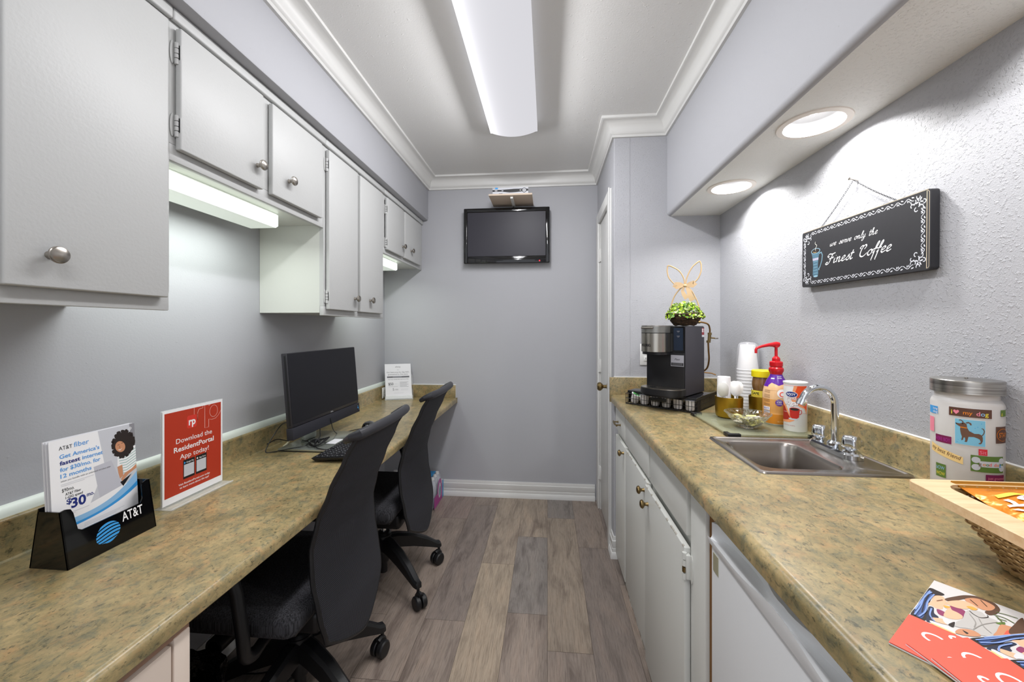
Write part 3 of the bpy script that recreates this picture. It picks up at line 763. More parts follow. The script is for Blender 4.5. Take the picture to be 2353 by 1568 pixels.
# ------------------------------------------------------------------ base cabinets, right
XC = .393; XK = .375
def rdoor(t, y0, y1, z0, z1, X=XK, knob=None, name='door', mt=None, chip=True):
    b = MB(); b.box(X, y0, z0, X + .0165, y1, z1, mt or m_cabr, bev=.003, seg=3)
    o = b.build(name, t)
    if knob: oval_knob(o, (X, knob[0], knob[1]), -1, m_brass, .0155)
    return o
t = thing('base_cabinet', 'narrow white base cabinet with one drawer, beside the closet wall', 'cabinet', (.65, 2.09, 0), 0)
b = MB(); b.box(XC, 1.945, 0, XC + .02, YE - .002, .871, m_cabr); b.box(XC + .02, 1.945, 0, XR - .002, YE - .002, .70, m_cabin); b.build('body', t)
rdoor(t, 1.950, 2.205, .045, .702, knob=(1.975, .668))
dr = rdoor(t, 1.950, 2.205, .735, .862, name='drawer')
b = MB(); X = XK
for yy in (2.06, 2.13): b.cyl((X, yy, .785), (X - .022, yy, .785), .0035, m_brass, seg=10).lathe([(0, 0), (.007, 0), (.005, .003), (0, .003)], m_brass, 14, Matrix.Translation((X, yy, .785)) @ Matrix.Rotation(-PI / 2, 4, 'Y'))
b.tube([(X - .022, 2.045, .785), (X - .026, 2.075, .785), (X - .026, 2.115, .785), (X - .022, 2.145, .785)], .0045, m_brass, 10); b.build('handle', dr)
t = thing('sink_base_cabinet', 'wide chipped white base cabinet below the sink with two doors', 'cabinet', (.65, 1.45, 0), 0)
b = MB(); b.box(XC, .962, 0, XC + .02, 1.944, .871, m_cabr); b.box(XC + .02, .962, 0, XR - .002, .980, .871, m_cabin); b.box(XC + .02, 1.0, 0, XR - .002, 1.944, .70, m_cabin)
b.box(XK, .972, 0, XC, 1.068, .866, m_cabr, bev=.002)
b.box(XC - .004, 1.075, .703, XC, 1.94, .722, m_cabr)
b.build('body', t)
rdoor(t, 1.505, 1.932, .725, .862, name='false_drawer_front'); rdoor(t, 1.100, 1.478, .722, .862, name='false_drawer_front')
rdoor(t, 1.516, 1.932, .045, .700, knob=(1.565, .655))
o = rdoor(t, 1.082, 1.508, .045, .700, X=.364, knob=(1.462, .645))
b = MB()
random.seed(3)
y = 1.09
while y < 1.90:                                  # chipped paint on the door tops
    if random.random() < .5:
        X = .364 if y < 1.505 else XK
        b.box(X - .0004, y, .6975 - random.random() * .003, X + .004, y + .006 + random.random() * .012, .7003, m_chip)
    y += .02
e_ = b.build('chipped_edge', o); e_['kind'] = 'stuff'
for z in (.655, .12):
    b = MB(); Xh = .364
    b.box(Xh + .0, 1.066, z - .032, XK + .001, 1.082, z + .032, m_cabr, bev=.002)
    for k, (a, c2) in enumerate(((-.036, -.020), (-.017, -.004), (-.001, .014), (.017, .034))): b.cyl((Xh - .001, 1.079, z + a), (Xh - .001, 1.079, z + c2), .006, m_cabr if k != 1 else m_brass, seg=12)
    b.lathe([(0, 0), (.014, 0), (.014, .002), (0, .002)], m_cabr, 20, Matrix.Translation((XK - .002, 1.058, z)) @ Matrix.Rotation(PI / 2, 4, 'Y') @ Matrix.Diagonal((2.6, .7, 1, 1)))
    b.build('hinge', o)
b = MB()
random.seed(5); yy = 1.0
while yy < 1.93:                                   # ragged paint and caulk where the cabinets meet the floor
    b.box(XC - .004 - random.random() * .004, yy, .0005, XC + .001, yy + .012, .006 + random.random() * .010, m_cabr if random.random() < .7 else m_chip); yy += .011
e_ = b.build('floor_edge_caulk', t); e_['kind'] = 'stuff'
struct(MB().box(.384, .940, 0, .392, .970, .871, m_wood).build('trim_3', smooth=0))

# under-counter refrigerator
t = thing('mini_refrigerator', 'white compact refrigerator under the right counter', 'refrigerator', (.65, .66, 0), 0)
MB().box(.425, .395, .02, .92, .925, .845, m_wplast, bev=.006).box(.45, .42, 0, .48, .45, .02, m_blk).box(.45, .87, 0, .48, .90, .02, m_blk).box(.86, .42, 0, .89, .45, .02, m_blk).box(.86, .87, 0, .89, .90, .02, m_blk).build('body', t)
m_fr = mat('refrigerator_white', 'e0e2e4', .3, bump=(300, .1, .0006, 2))
MB().box(.372, .39, .03, .420, .932, .800, m_fr, bev=.006, seg=3).build('door', t)
b = MB()
def trimf(u, v):
    y = .932 - .542 * u
    s = (u - .5) * 2
    top = .848 - .020 * math.exp(-((u - .36) / .12) ** 2) - .020 * math.exp(-((u - .70) / .12) ** 2) if 0 else .846
    # section goes front lip -> scooped recess -> top
    lip = .812 + .020 * math.exp(-((u - .5) / .16) ** 2)
    dep = .010 + .028 * (1 - math.exp(-((abs(s) - .05) / .28) ** 2)) * (1 - s ** 8)
    if v < .25: q = v / .25; return (.368 - .004 * math.sin(q * PI / 2), y, .796 + (lip - .796) * q)
    if v < .5: q = (v - .25) / .25; return (.364 + dep * q ** .7, y, lip - .006 * math.sin(PI * q))
    if v < .75: q = (v - .5) / .25; return (.364 + dep, y, lip + (top - .004 - lip) * q)
    q = (v - .75) / .25; return (.364 + dep + (.420 - .364 - dep) * q, y, top - .004 + .004 * math.sin(q * PI / 2))
b.grid(trimf, 40, 16, m_fr)
for yy in (.932, .390):
    pts = [trimf(0 if yy > .5 else 1, k / 16) for k in range(17)] + [(.420, yy, .796)]
    b.add([(p[0], yy, p[2]) for p in pts], [tuple(range(len(pts)))], m_fr)
b.build('handle_trim', t, fix=True)
MB().box(.3708, .893, .742, .3722, .918, .782, mat('greenish_badge', 'b9b79a', .3, .5)).build('badge', t)

# ------------------------------------------------------------------ office chairs
def interp(tab, z):
    if z <= tab[0][0]: return tab[0][1]
    for (a, x0), (c_, x1) in zip(tab, tab[1:]):
        if z <= c_:
            q = (z - a) / (c_ - a); q = q * q * (3 - 2 * q) * .5 + q * .5; return x0 + (x1 - x0) * q
    return tab[-1][1]
BX = [(.25, .205), (.36, .196), (.45, .180), (.54, .163), (.63, .158), (.71, .176), (.80, .212), (.90, .258), (.97, .296)]
BW = [(.25, .14), (.32, .180), (.42, .198), (.55, .203), (.66, .199), (.80, .192), (.97, .184)]
def chair(loc, a0, label, group, dx=0):
    t = thing('office_chair', label, 'chair', (loc[0], loc[1], 0), 0, group); M = TM[t.name]
    def nb(): b = MB(); b.T = M.copy(); return b
    def ps(v, u):                                  # v in 0..1 across, u in 0..1 up
        s = v * 2 - 1; zb = .262 + .085 * abs(s) ** 1.7; z = zb + (.962 - zb) * u
        return (interp(BX, z) + .020 * (1 - s * s) * (1 if z < .75 else max(.2, 1 - (z - .75) / .25)), s * interp(BW, z) + .022, z)
    b = nb(); b.shell(lambda u, v: ps(u, v), 22, 34, m_mesh, lambda u, v: (-.010, 0, 0)); b.build('backrest', t)
    b = nb(); outl = [ps(0, 1 - k / 30) for k in range(31)] + [ps(k / 16, 0) for k in range(1, 17)] + [ps(1, k / 30) for k in range(1, 31)]
    b.tube([(x - .006, y, z) for x, y, z in outl], .0075, m_blk, 8); b.build('back_frame', t)
    b = nb(); xr = .300; W = .186
    pts = [(xr - .055, -W + .012, .948), (xr - .030, -W - .004, .962), (xr - .004, -W - .002, .972)]
    for k in range(1, 12): s = -1 + 2 * k / 12; pts.append((xr + .012 * (1 - s * s), s * (W - .004), .974))
    pts += [(xr - .004, W + .002, .972), (xr - .030, W + .004, .962), (xr - .055, W - .012, .948)]
    b.tube([(p[0], p[1] + .022, p[2]) for p in pts], [.010, .013, .016] + [.016] * 11 + [.016, .013, .010], m_dgry, 12); b.build('top_rail', t)
    b = nb(); b.box(-.315, -.238, .392, .135, .238, .474, m_seatf, bev=.034, seg=4); b.box(-.27, -.19, .376, .11, .19, .394, m_blk, bev=.006); b.build('seat', t)
    b = nb(); b.box(-.10, -.09, .300, .12, .09, .378, m_blk, bev=.02, seg=3); b.box(.10, -.035, .325, .175, .035, .365, m_blk, bev=.01); b.box(.150, -.03, .33, .180, .03, .56, m_blk, bev=.01)
    b.cyl((-.125, .05, .352), (-.125, -.215, .352), .026, m_blk, seg=20).cyl((-.125, -.215, .352), (-.125, -.212, .352), .018, m_blkg, seg=16)
    b.build('tilt_mechanism', t)
    for sgn in (-1, 1):
        b = nb(); y = sgn * .278; pts = [(.005, sgn * .10, .366), (.015, sgn * .20, .366)]
        for k in range(7): a = PI / 2 * k / 6; pts.append((.022, y - sgn * .040 + sgn * .040 * math.sin(a), .405 - .040 * math.cos(a)))
        pts += [(.018, y, .45), (.0, y, .56), (-.035, y, .652)]
        b.tube(pts, [.016] * 9 + [.0165, .0165, .0165], m_blk, 16); ao = b.build('arm_post', t)
        b = nb(); b.box(-.20, y - .035, .648, -.02, y + .035, .676, m_blk, bev=.012, seg=3); b.build('arm_pad', ao)
    b = nb(); b.cyl((0, 0, .235), (0, 0, .31), .0135, m_chrome, seg=18).lathe([(.034, .232), (.037, .240), (.030, .248), (.014, .250), (.014, .232)], m_blk, 24)
    b.build('gas_lift', t); b = nb(); b.cyl((0, 0, .045), (0, 0, .115), .0185, m_blk, seg=18).lathe([(.0, .098), (.026, .100), (.029, .110), (.029, .150), (.024, .168), (0, .168)], m_blk, 22); b.build('column_cover', t)
    b = nb(); b.lathe([(0, .160), (.040, .160), (.044, .190), (.038, .236), (0, .238)], m_blk, 24); b.build('hub', t)
    for k in range(5):
        a = R(a0 + 72 * k); A = M @ Matrix.Rotation(a, 4, 'Z'); b = MB(); b.T = A
        sec = [(.010, .232, .168, .026), (.07, .226, .160, .025), (.15, .203, .140, .022), (.23, .160, .112, .020), (.282, .122, .092, .018), (.300, .118, .090, .016), (.306, .108, .090, .012)]
        vs = []
        for (r_, zt, zb, w_) in sec: vs += [(r_, -w_, zb), (r_, w_, zb), (r_, w_, zt - .010), (r_, w_ * .55, zt), (r_, -w_ * .55, zt), (r_, -w_, zt - .010)]
        fs = [tuple(range(6)), tuple((len(sec) - 1) * 6 + j for j in range(6))]
        for i in range(len(sec) - 1):
            for j in range(6): l = (j + 1) % 6; fs.append((i * 6 + j, i * 6 + l, (i + 1) * 6 + l, (i + 1) * 6 + j))
        b.add(vs, fs, m_blk); lo = b.build('leg', t)
        b = MB(); b.T = A; ca = R(37 * k + 25); cx, cy = .296, 0; ux, uy = math.cos(ca), math.sin(ca)
        b.cyl((cx, cy, .050), (cx, cy, .095), .007, m_blk, seg=10)
        for sg in (-1, 1):
            p0 = Vector((cx - ux * .014 + -uy * sg * .004, cy - uy * .014 + ux * sg * .004, .031)); p1 = p0 + Vector((-uy, ux, 0)) * sg * .020
            Tm = Matrix.Translation(p0) @ (p1 - p0).to_track_quat('Z', 'Y').to_matrix().to_4x4()
            b.lathe([(0, 0), (.0285, 0), (.0305, .003), (.0305, .018), (.026, .023), (.0, .024)], m_blk, 26, Tm)
        b.tube([(cx - ux * .014 + ux * .024 * math.cos(q), cy - uy * .014 + uy * .024 * math.cos(q), .036 + .030 * math.sin(q)) for q in (0, .5, 1.0, 1.5, 2.1)], .012, m_blk, 8)
        b.build('caster', lo)
    return t
chair((-.846, 1.275), 48.7, 'black mesh-back office chair nearest the viewer, tucked under the desk', 'office chairs at the desk')
chair((-.833, 1.932), 36, 'black mesh-back office chair farther back, before the back wall', 'office chairs at the desk')

# ------------------------------------------------------------------ television, shelf and box on the back wall
t = thing('television', 'black flat-screen television mounted high on the back wall', 'television', (-.305, 2.93, 1.768), 0)
b = MB(); x0, x1, z0, z1 = -.626, .016, 1.768, 2.181
ring_ = [(x0, z0), (x1, z0), (x1, z1), (x0, z1)]
sx0, sx1, sz0, sz1 = -.598, -.014, 1.822, 2.150
for (a, c_, e, f) in ((x0, sx0, z0, z1), (sx1, x1, z0, z1)): b.box(a, 2.893, e, c_, 2.925, f, m_blkg, bev=.006, seg=3)
b.box(sx0 - .006, 2.893, z0, sx1 + .006, 2.925, sz0, m_blkg, bev=.005, seg=3); b.box(sx0 - .006, 2.893, sz1, sx1 + .006, 2.925, z1, m_blkg, bev=.005, seg=3)
b.box(x0 + .01, 2.905, z0 + .01, x1 - .01, 2.938, z1 - .01, m_blk, bev=.006); b.build('bezel', t)
MB().box(sx0 - .002, 2.899, sz0 - .002, sx1 + .002, 2.905, sz1 + .002, m_tvs).build('screen', t)
MB().box(-.42, 2.938, 1.88, -.18, 2.966, 2.08, m_blk).build('wall_mount', t)
MB().ball((-.058, 2.8925, 1.783), .0035, mat('red_power_light', 'ff2030', .4, emit='ff1828', estr=6)).build('power_light', t)
t = thing('wall_shelf', 'small pale shelf board above the television', 'shelf', (-.257, 2.83, 2.208), 0)
MB().box(-.409, 2.705, 2.208, -.105, 2.964, 2.220, mat('pale_birch_board', 'd6c4b2', .6), bev=.0015).build('board', t)
MB().box(-.260, 2.73, 2.193, -.240, 2.964, 2.2078, m_trim, bev=.003).box(-.260, 2.950, 2.12, -.240, 2.964, 2.195, m_trim, bev=.002).build('bracket', t)
t = thing('remote_control_box', 'slim white printed carton lying on the shelf over the television', 'box', (-.255, 2.77, 2.2202), 0)
MB().box(-.383, 2.72, 2.2202, -.133, 2.82, 2.2665, i_white, bev=.001).build('carton', t)
P = Print()
W = .250; H = .046
P.rect(.001, .001, W - .001, H - .001, i_lgrey, 1)
P.poly([(0, .019), (.06, .019), (.12, .011), (.16, .012), (.20, .016), (W, .020), (W, .034), (.21, .036), (.15, .036), (.10, .033), (.06, .031), (0, .031)], i_black, 2)
P.ell(.222, .0255, .0165, .0165, i_black, 3).ell(.222, .0255, .0125, .0125, i_lgrey, 4).rect(.2165, .020, .2275, .031, i_black, 5).rect(.219, .0225, .225, .0285, i_white, 6)
P.rect(.018, .036, .038, .047, i_sky, 3).text('AT&T', .003, .039, .006, i_mgrey, 3, width=.013).rect(.016, .023, .034, .027, i_white, 3).rect(.064, .022, .076, .027, i_lgrey, 3).rect(.19, .024, .201, .028, i_white, 3)
P.rect(.045, .003, .070, .0065, i_black, 3)
b = P.emit(MB(), frame((-.383, 2.7195, 2.2202), (1, 0, 0), (0, 0, 1))); b.build('printed_face', t, fix=False)

# ------------------------------------------------------------------ desk items
# brochure holder
t = thing('brochure_holder', 'glossy black plastic brochure holder with a blue striped globe logo', 'brochure holder', (-1.11, .87, .75), 0)
H0 = .7505
def hp(x, y, z): return (x, y, z)
b = MB()
# trapezoid side profile in (x, z): wide foot, narrower top
ya, yb = .772, .968
def slab(mb, pts, off, mt):
    n = len(pts); o_ = Vector(off); vs = [Vector(p) for p in pts] + [Vector(p) + o_ for p in pts]
    mb.add(vs, [tuple(range(n)), tuple(range(2 * n - 1, n - 1, -1))] + [(i, (i + 1) % n, (i + 1) % n + n, i + n) for i in range(n)], mt)
for y in (ya, yb - .003): slab(b, [(-1.150, y, H0), (-1.053, y, H0), (-1.074, y, .877), (-1.128, y, .877)], (0, .003, 0), m_blkg)
slab(b, [(-1.150, ya, H0), (-1.150, yb, H0), (-1.128, yb, .884), (-1.128, ya, .884)], (.003, 0, 0), m_blkg)
def ff(y, z): return (-1.053 - .021 * (z - H0) / (.877 - H0), y, z)
fr = [(ya, H0), (yb, H0), (yb, .877), (yb - .008, .878), (yb - .018, .874), (yb - .022, .866), (yb - .024, .836), (yb - .030, .826), (ya + .036, .822), (ya + .028, .828), (ya + .024, .866), (ya + .020, .876), (ya + .010, .879), (ya, .877)]
tri = [tuple(q) for q in tessellate_polygon([[Vector((y, z, 0)) for y, z in fr]])]; n = len(fr)
vs = [ff(y, z) for y, z in fr] + [(ff(y, z)[0] - .003, y, z) for y, z in fr]
b.add(vs, tri + [tuple(i + n for i in q) for q in tri] + [(i, (i + 1) % n, (i + 1) % n + n, i + n) for i in range(n)], m_blkg)
b.box(-1.147, ya + .002, H0, -1.056, yb - .002, H0 + .004, m_blkg)
b.build('holder', t)
P = Print(); cx, cy, rad = .085, .042, .027
N = 6                                              # globe of curved stripes
for i in range(N):
    yA = -rad * .93 + 2 * rad * .93 * i / N; yB = yA + 2 * rad * .93 / N * .66
    up = []; lo = []
    for k in range(17):
        s = -1 + 2 * k / 16
        for lst, y0 in ((up, yB), (lo, yA)):
            w_ = math.sqrt(max(0, rad ** 2 - y0 ** 2)); tilt = .0045 * math.sin(s * 1.3) - .0035 * s * s
            x = s * w_ * .99; yy = y0 * math.sqrt(max(0, 1 - .25 * s * s)) + tilt * (1 - (y0 / rad) ** 2); lst.append((cx + x, cy + yy))
    P.poly(lo + up[::-1], i_sky, 1)
P.text('AT&T', .118, .050, .022, i_white, 1, width=.050, bold=.012)
v_ = Vector((-.021, 0, .877 - H0)).normalized()
b = P.emit(MB(), frame((-1.0528, ya, H0), (0, 1, 0), v_)); b.build('logo', t, fix=False)

def att_front(P, w_, h_):
    P0 = P; P = Print()
    """front of the brochure, lower left corner at 0,0"""
    sx = w_ / .185; S = h_ / .262
    X = lambda a: a * sx; Y = lambda a: a * S
    P.rect(0, 0, w_, h_, i_white, 1)
    P.poly([(X(.098), Y(.262)), (w_, h_), (w_, Y(.10)), (X(.13), Y(.088)), (X(.075), Y(.075)), (X(.11), Y(.16))], i_lgrey, 2)
    P.poly([(X(.172), Y(.262)), (w_, h_), (w_, Y(.195)), (X(.176), Y(.20))], i_grey, 3)
    # laptop
    P.poly([(X(.085), Y(.168)), (X(.125), Y(.172)), (X(.148), Y(.092)), (X(.095), Y(.080))], INK('silver_ink', 'bfc0ca'), 3)
    P.poly([(X(.143), Y(.102)), (X(.160), Y(.110)), (X(.172), Y(.116)), (X(.150), Y(.088))], i_black, 4)
    # striped top, arm, hands
    P.poly([(X(.140), Y(.178)), (X(.155), Y(.186)), (X(.172), Y(.190)), (w_, Y(.196)), (w_, Y(.128)), (X(.165), Y(.118)), (X(.153), Y(.122)), (X(.150), Y(.150)), (X(.138), Y(.148))], i_white, 4)
    for k in range(8): P.line([(X(.141 + .001 * k), Y(.178 - .0075 * k)), (X(.160), Y(.176 - .0075 * k)), (w_, Y(.187 - .0075 * k))], Y(.0026), i_teal, 5)
    P.poly([(X(.138), Y(.148)), (X(.150), Y(.150)), (X(.151), Y(.118)), (X(.143), Y(.112)), (X(.140), Y(.128))], i_skin, 5)
    P.poly([(w_, Y(.140)), (w_, Y(.128)), (X(.165), Y(.118)), (X(.148), Y(.103)), (X(.145), Y(.110)), (X(.155), Y(.124)), (X(.172), Y(.130))], i_skin, 6)
    # head: curly hair and face
    random.seed(11)
    for k in range(110):
        a = random.random() * 2 * PI; q = .80 + .24 * random.random(); P.ell(X(.155 + .026 * q * math.cos(a)), Y(.209 + .037 * q * math.sin(a)), X(.0036), Y(.0042), i_hair, 7, n=9)
    P.ell(X(.155), Y(.209), X(.0235), Y(.034), i_hair, 7)
    P.ell(X(.1475), Y(.203), X(.0115), Y(.0165), i_skin, 8, a=.25)
    P.line([(X(.141), Y(.2085)), (X(.1455), Y(.210))], Y(.0012), i_hair, 9); P.line([(X(.150), Y(.2115)), (X(.155), Y(.2125))], Y(.0012), i_hair, 9)
    P.poly([(X(.1425), Y(.1965)), (X(.147), Y(.1945)), (X(.152), Y(.1985)), (X(.147), Y(.1925)), (X(.143), Y(.1945))], i_white, 9)
    P.line([(X(.1465), Y(.206)), (X(.1455), Y(.2005)), (X(.148), Y(.2003))], Y(.0008), i_brown, 9)
    # swoosh
    up = [(X(.185 * k / 20), Y(.056 - .012 * (k / 20) + .075 * (k / 20) ** 3)) for k in range(21)]
    mid = [(X(.185 * k / 20), Y(.040 - .002 * (k / 20) + .052 * (k / 20) ** 3)) for k in range(21)]
    low = [(X(.185 * k / 20), Y(.032 + .004 * (k / 20) + .040 * (k / 20) ** 3)) for k in range(21)]
    P.poly([(0, 0)] + low[:] + [(w_, 0)], i_white, 9)
    P.poly(mid + up[::-1], i_pblue, 10); P.poly(low + mid[::-1], i_sky, 10)
    T_ = P.text
    T_('AT&T', X(.018), Y(.235), Y(.0095), i_black, 11, width=X(.026)); T_('fiber', X(.047), Y(.235), Y(.0125), i_lblue, 11, width=X(.031), bold=.006)
    for k, (s_, c_) in enumerate((("Get America's", i_lblue), (None, None), ('for $30/mo. for', i_lblue), ('12 months', i_lblue))):
        y = Y(.2135 - .0165 * k)
        if s_: T_(s_, X(.0185), y, Y(.0098), c_, 11, width=X(.081 if k == 0 else .082 if k == 2 else .062), bold=.02)
        else: T_('fastest', X(.0185), y, Y(.0098), i_navy, 11, width=X(.040), bold=.025); T_('internet', X(.0625), y, Y(.0098), i_lblue, 11, width=X(.044), bold=.02)
    T_('when you bundle with an unlimited wireless plan', X(.0185), Y(.154), Y(.0042), i_mgrey, 11, width=X(.104))
    for k in range(2): P.line([(X(.0185), Y(.1475 - .004 * k)), (X(.085 - .02 * k), Y(.1475 - .004 * k))], Y(.0011), i_lgrey, 11)
    T_('$90mo.', X(.020), Y(.128), Y(.0088), i_black, 11, width=X(.024)); T_('AT&T Fiber', X(.026), Y(.1175), Y(.0062), i_black, 11, width=X(.031), bold=.012); T_('1-GIG speed', X(.026), Y(.1085), Y(.0062), i_black, 11, width=X(.034), bold=.012)
    T_('$', X(.0275), Y(.094), Y(.013), i_navy, 11, bold=.02); T_('30', X(.036), Y(.081), Y(.0235), i_navy, 11, width=X(.030), bold=.03); T_('mo.', X(.068), Y(.096), Y(.010), i_navy, 11, width=X(.0155), bold=.02)
    for k in range(2): P.line([(X(.034), Y(.071 - .004 * k)), (X(.072 - .028 * k), Y(.071 - .004 * k))], Y(.0011), i_lgrey, 11)
    for k in range(3): P.line([(X(.060), Y(.0285 - .0036 * k)), (X(.150 - .01 * k), Y(.0315 - .0036 * k))], Y(.0010), i_lgrey, 11)
    T_('Get backed by the AT&T Guarantee', X(.078), Y(.0115), Y(.0058), i_lblue, 11, width=X(.086), bold=.008)
    T_('Prompt, friendly service', X(.136), Y(.003), Y(.0042), i_mgrey, 11, width=X(.044))
    # small globe
    for k in range(5): P.line([(X(.1735 - .0045 * math.sin(PI * (k + .5) / 5)), Y(.2435 + .0022 * k)), (X(.1735 + .0045 * math.sin(PI * (k + .5) / 5)), Y(.2443 + .0022 * k))], Y(.0011), i_white, 11)
    for vs, fs, mt, l in P.items: P0.raw([(x, .040 + y * (h_ - .040) / h_) for x, y in vs], fs, mt, l)
for k, (dx, lab) in enumerate(((0, 'front brochure in the black holder, with a smiling curly-haired woman at a laptop'), (-.0052, 'second white brochure in the black holder, just behind the front one'), (-.0104, 'rearmost white brochure in the black holder, closest to the wall'))):
    t = thing('brochure', lab, 'brochure', (-1.10 + dx, .86, .756), 0, 'internet brochures in the black holder')
    o0 = Vector((-1.092 + dx, .776 - .0015 * k, .756)); vv = Vector((-.016, 0, .276)).normalized(); w_ = .182; h_ = .275
    b = MB(); nrm = Vector((0, 1, 0)).cross(vv)
    slab(b, [o0, o0 + Vector((0, w_, 0)), o0 + Vector((0, w_, 0)) + vv * h_, o0 + vv * h_], -nrm * (.0022 if k else .0016), m_paper)
    b.build('sheet', t, smooth=0)
    if k == 0:
        P = Print(); P.rect(0, 0, w_, .05, i_white, 1); att_front(P, w_, h_)
        P.emit(MB(), frame(o0, (0, 1, 0), vv), .00003).build('print', t, fix=False)
    else:
        P = Print(); P.rect(0, .060, w_, .082, i_pblue, 1).rect(0, .040, w_, .060, i_sky, 1); P.emit(MB(), frame(o0, (0, 1, 0), vv), .0001).build('print', t, fix=False)

# red resident portal sign in its acrylic stand
t = thing('acrylic_sign_holder', 'clear acrylic T-shaped stand on the desk holding a red poster', 'sign holder', (-1.115, 1.165, .75), 0)
b = MB(); b.box(-1.148, 1.047, .7502, -1.090, 1.272, .7535, m_acry, bev=.001); b.box(-1.093, 1.047, .7535, -1.089, 1.272, .757, m_acry, bev=.001); b.build('base', t)
MB().box(-1.1325, 1.052, .7536, -1.1305, 1.267, 1.040, m_acry).box(-1.1285, 1.052, .7536, -1.1265, 1.267, 1.040, m_acry).build('panel', t)
t = thing('poster', 'red app poster with white lettering, standing upright in the clear stand', 'poster', (-1.1295, 1.16, .757), 0)
b = MB(); b.box(-1.1302, 1.053, .757, -1.1288, 1.266, 1.0385, m_paper)
P = Print(); w_, h_ = .213, .2815
# printed face sits just outside the front acrylic pane so the lettering stays crisp
P.rect(0, 0, w_, h_, i_white, 1); P.rect(.006, .020, .207, .2735, i_red, 2)
P.text('rp', .085, .222, .022, i_white, 5, width=.024, bold=.03); P.poly([(x, y) for x, y in rrect(.079, .212, .113, .252, .006)], i_red2, 4)
# big outlined letters, cropped by the poster edge
wl = .0011; m1 = INK('pale_pink_line_ink', 'e8b8ae')
P.line([(.104, .2735), (.104, .252)], wl, m1, 3).line([(.1165, .252), (.1165, .232), (.1165, .255), (.121, .265), (.129, .2665), (.136, .2665), (.136, .2735)], wl, m1, 3)
P.line([(.143, .2735), (.143, .199), (.158, .199), (.158, .225), (.170, .221), (.185, .222), (.197, .231), (.207, .245)], wl, m1, 3).line([(.158, .2735), (.158, .270), (.166, .2735)], wl, m1, 3)
el = [(.1775 + .0155 * math.cos(2 * PI * k / 30), .2485 + .0195 * math.sin(2 * PI * k / 30)) for k in range(31)]; P.line(el, wl, m1, 3)
P.text('Download the', .1065, .1745, .0145, i_white, 4, width=.128, al='C', bold=.002)
P.text('ResidentPortal', .1065, .1490, .0150, i_white, 4, width=.142, al='C', bold=.018)
P.text('App today!', .1065, .1235, .0145, i_white, 4, width=.103, al='C', bold=.002)
for x_ in (.066, .110):
    P.rect(x_, .058, x_ + .040, .117, i_black, 4)
    P.rect(x_ + .0025, .065, x_ + .0375, .102, i_lgrey, 5)
P.text('Google Play', .077, .106, .0045, i_white, 5, width=.026, bold=.01); P.poly([(.069, .112), (.069, .104), (.0755, .108)], i_sky, 5)
P.text('App Store', .122, .106, .0048, i_white, 5, width=.024, bold=.01); P.ell(.1155, .1085, .0026, .003, i_white, 5)
P.text('Visit ResidentPortal.com today', .1065, .0425, .0058, i_white, 4, width=.112, al='C', bold=.01)
P.text('to learn more about the app!', .1065, .0325, .0058, i_white, 4, width=.104, al='C', bold=.01)
P.emit(b, frame((-1.1264, 1.053, .757), (0, 1, 0), (0, 0, 1)), .00004)
b.build('print', t, smooth=0, fix=False)

# all-in-one monitor
t = thing('computer_monitor', 'dark flat all-in-one computer monitor on the desk', 'monitor', (-1.10, 1.76, .755), 0)
vv = Vector((-.030, 0, .358)).normalized(); o0 = Vector((-1.045, 1.530, .820)); nn = Vector((0, 1, 0)).cross(vv)
Tm = Matrix(((0, vv.x, nn.x, o0.x), (1, vv.y, nn.y, o0.y), (0, vv.z, nn.z, o0.z), (0, 0, 0, 1)))
W = .570; Hm = .362
m_mon = mat('dark_grey_monitor_shell', '2c2b30', .4); m_chin = mat('monitor_speaker_bar_fabric', '25252d', .8)
MB().box(0, .052, -.026, W, Hm, 0, m_mon, bev=.003, T=Tm).box(.06, .08, -.045, W - .06, Hm - .05, -.024, m_mon, bev=.008, T=Tm).box(-.0005, .060, -.014, .0005, Hm - .01, -.006, m_blk, T=Tm).build('display_housing', t)
MB().box(.0025, .066, .0002, W - .0025, Hm - .003, .0010, m_screen, T=Tm).build('screen', t)
b = MB(); b.box(-.002, 0, -.028, W + .002, .050, .002, m_chin, bev=.003, T=Tm); b.build('speaker_bar', t)
P = Print(); P.text('DELL', W * .52, .0555, .0058, INK('silver_mark', 'c8c8cc'), 1, width=.022, al='C', bold=.01); P.emit(MB(), lambda x, y, h: Tm @ Vector((x, y, .0012 + h))).build('logo', t, fix=False)
P = Print(); P.rect(W - .026, .012, W - .008, .040, i_black, 1).rect(W - .023, .022, W - .012, .029, i_sky, 2).rect(W - .022, .033, W - .014, .036, i_sky, 2).ell(W - .012, .016, .002, .002, i_sky, 2); P.emit(MB(), lambda x, y, h: Tm @ Vector((x, y, .0022 + h))).build('sticker', t, fix=False)
m_alu = mat('silver_stand_metal', 'b4bab2', .22, .75)
MB().box(-1.165, 1.60, .7502, -.895, 1.905, .754, m_blk).box(-1.165, 1.60, .754, -.895, 1.905, .762, m_alu, bev=.0015).build('stand_base', t)
MB().box(-1.135, 1.705, .762, -1.110, 1.80, 1.00, m_alu, bev=.006).box(-1.12, 1.71, .90, -1.088, 1.795, 1.00, m_alu, bev=.005).build('stand_neck', t)
MB().box(-1.0, 1.69, .7622, -.955, 1.765, .7626, m_paper).build('paper_label', t)
t = thing('monitor_cable', 'black cable bundle tied in a loop on the monitor base', 'cable', (-1.04, 1.68, .765), 0)
b = MB()
for k in range(4):
    a0 = .2 * k; b.tube([(-1.035 + (.022 + .003 * k) * math.cos(a) + .012 * k * .4, 1.700 + (.050 + .002 * k) * math.sin(a) - .02, .770 + .003 * k + .006 * math.sin(2 * a + a0)) for a in [2 * PI * j / 22 for j in range(22)]], .0022, m_blk, 6, closed=True)
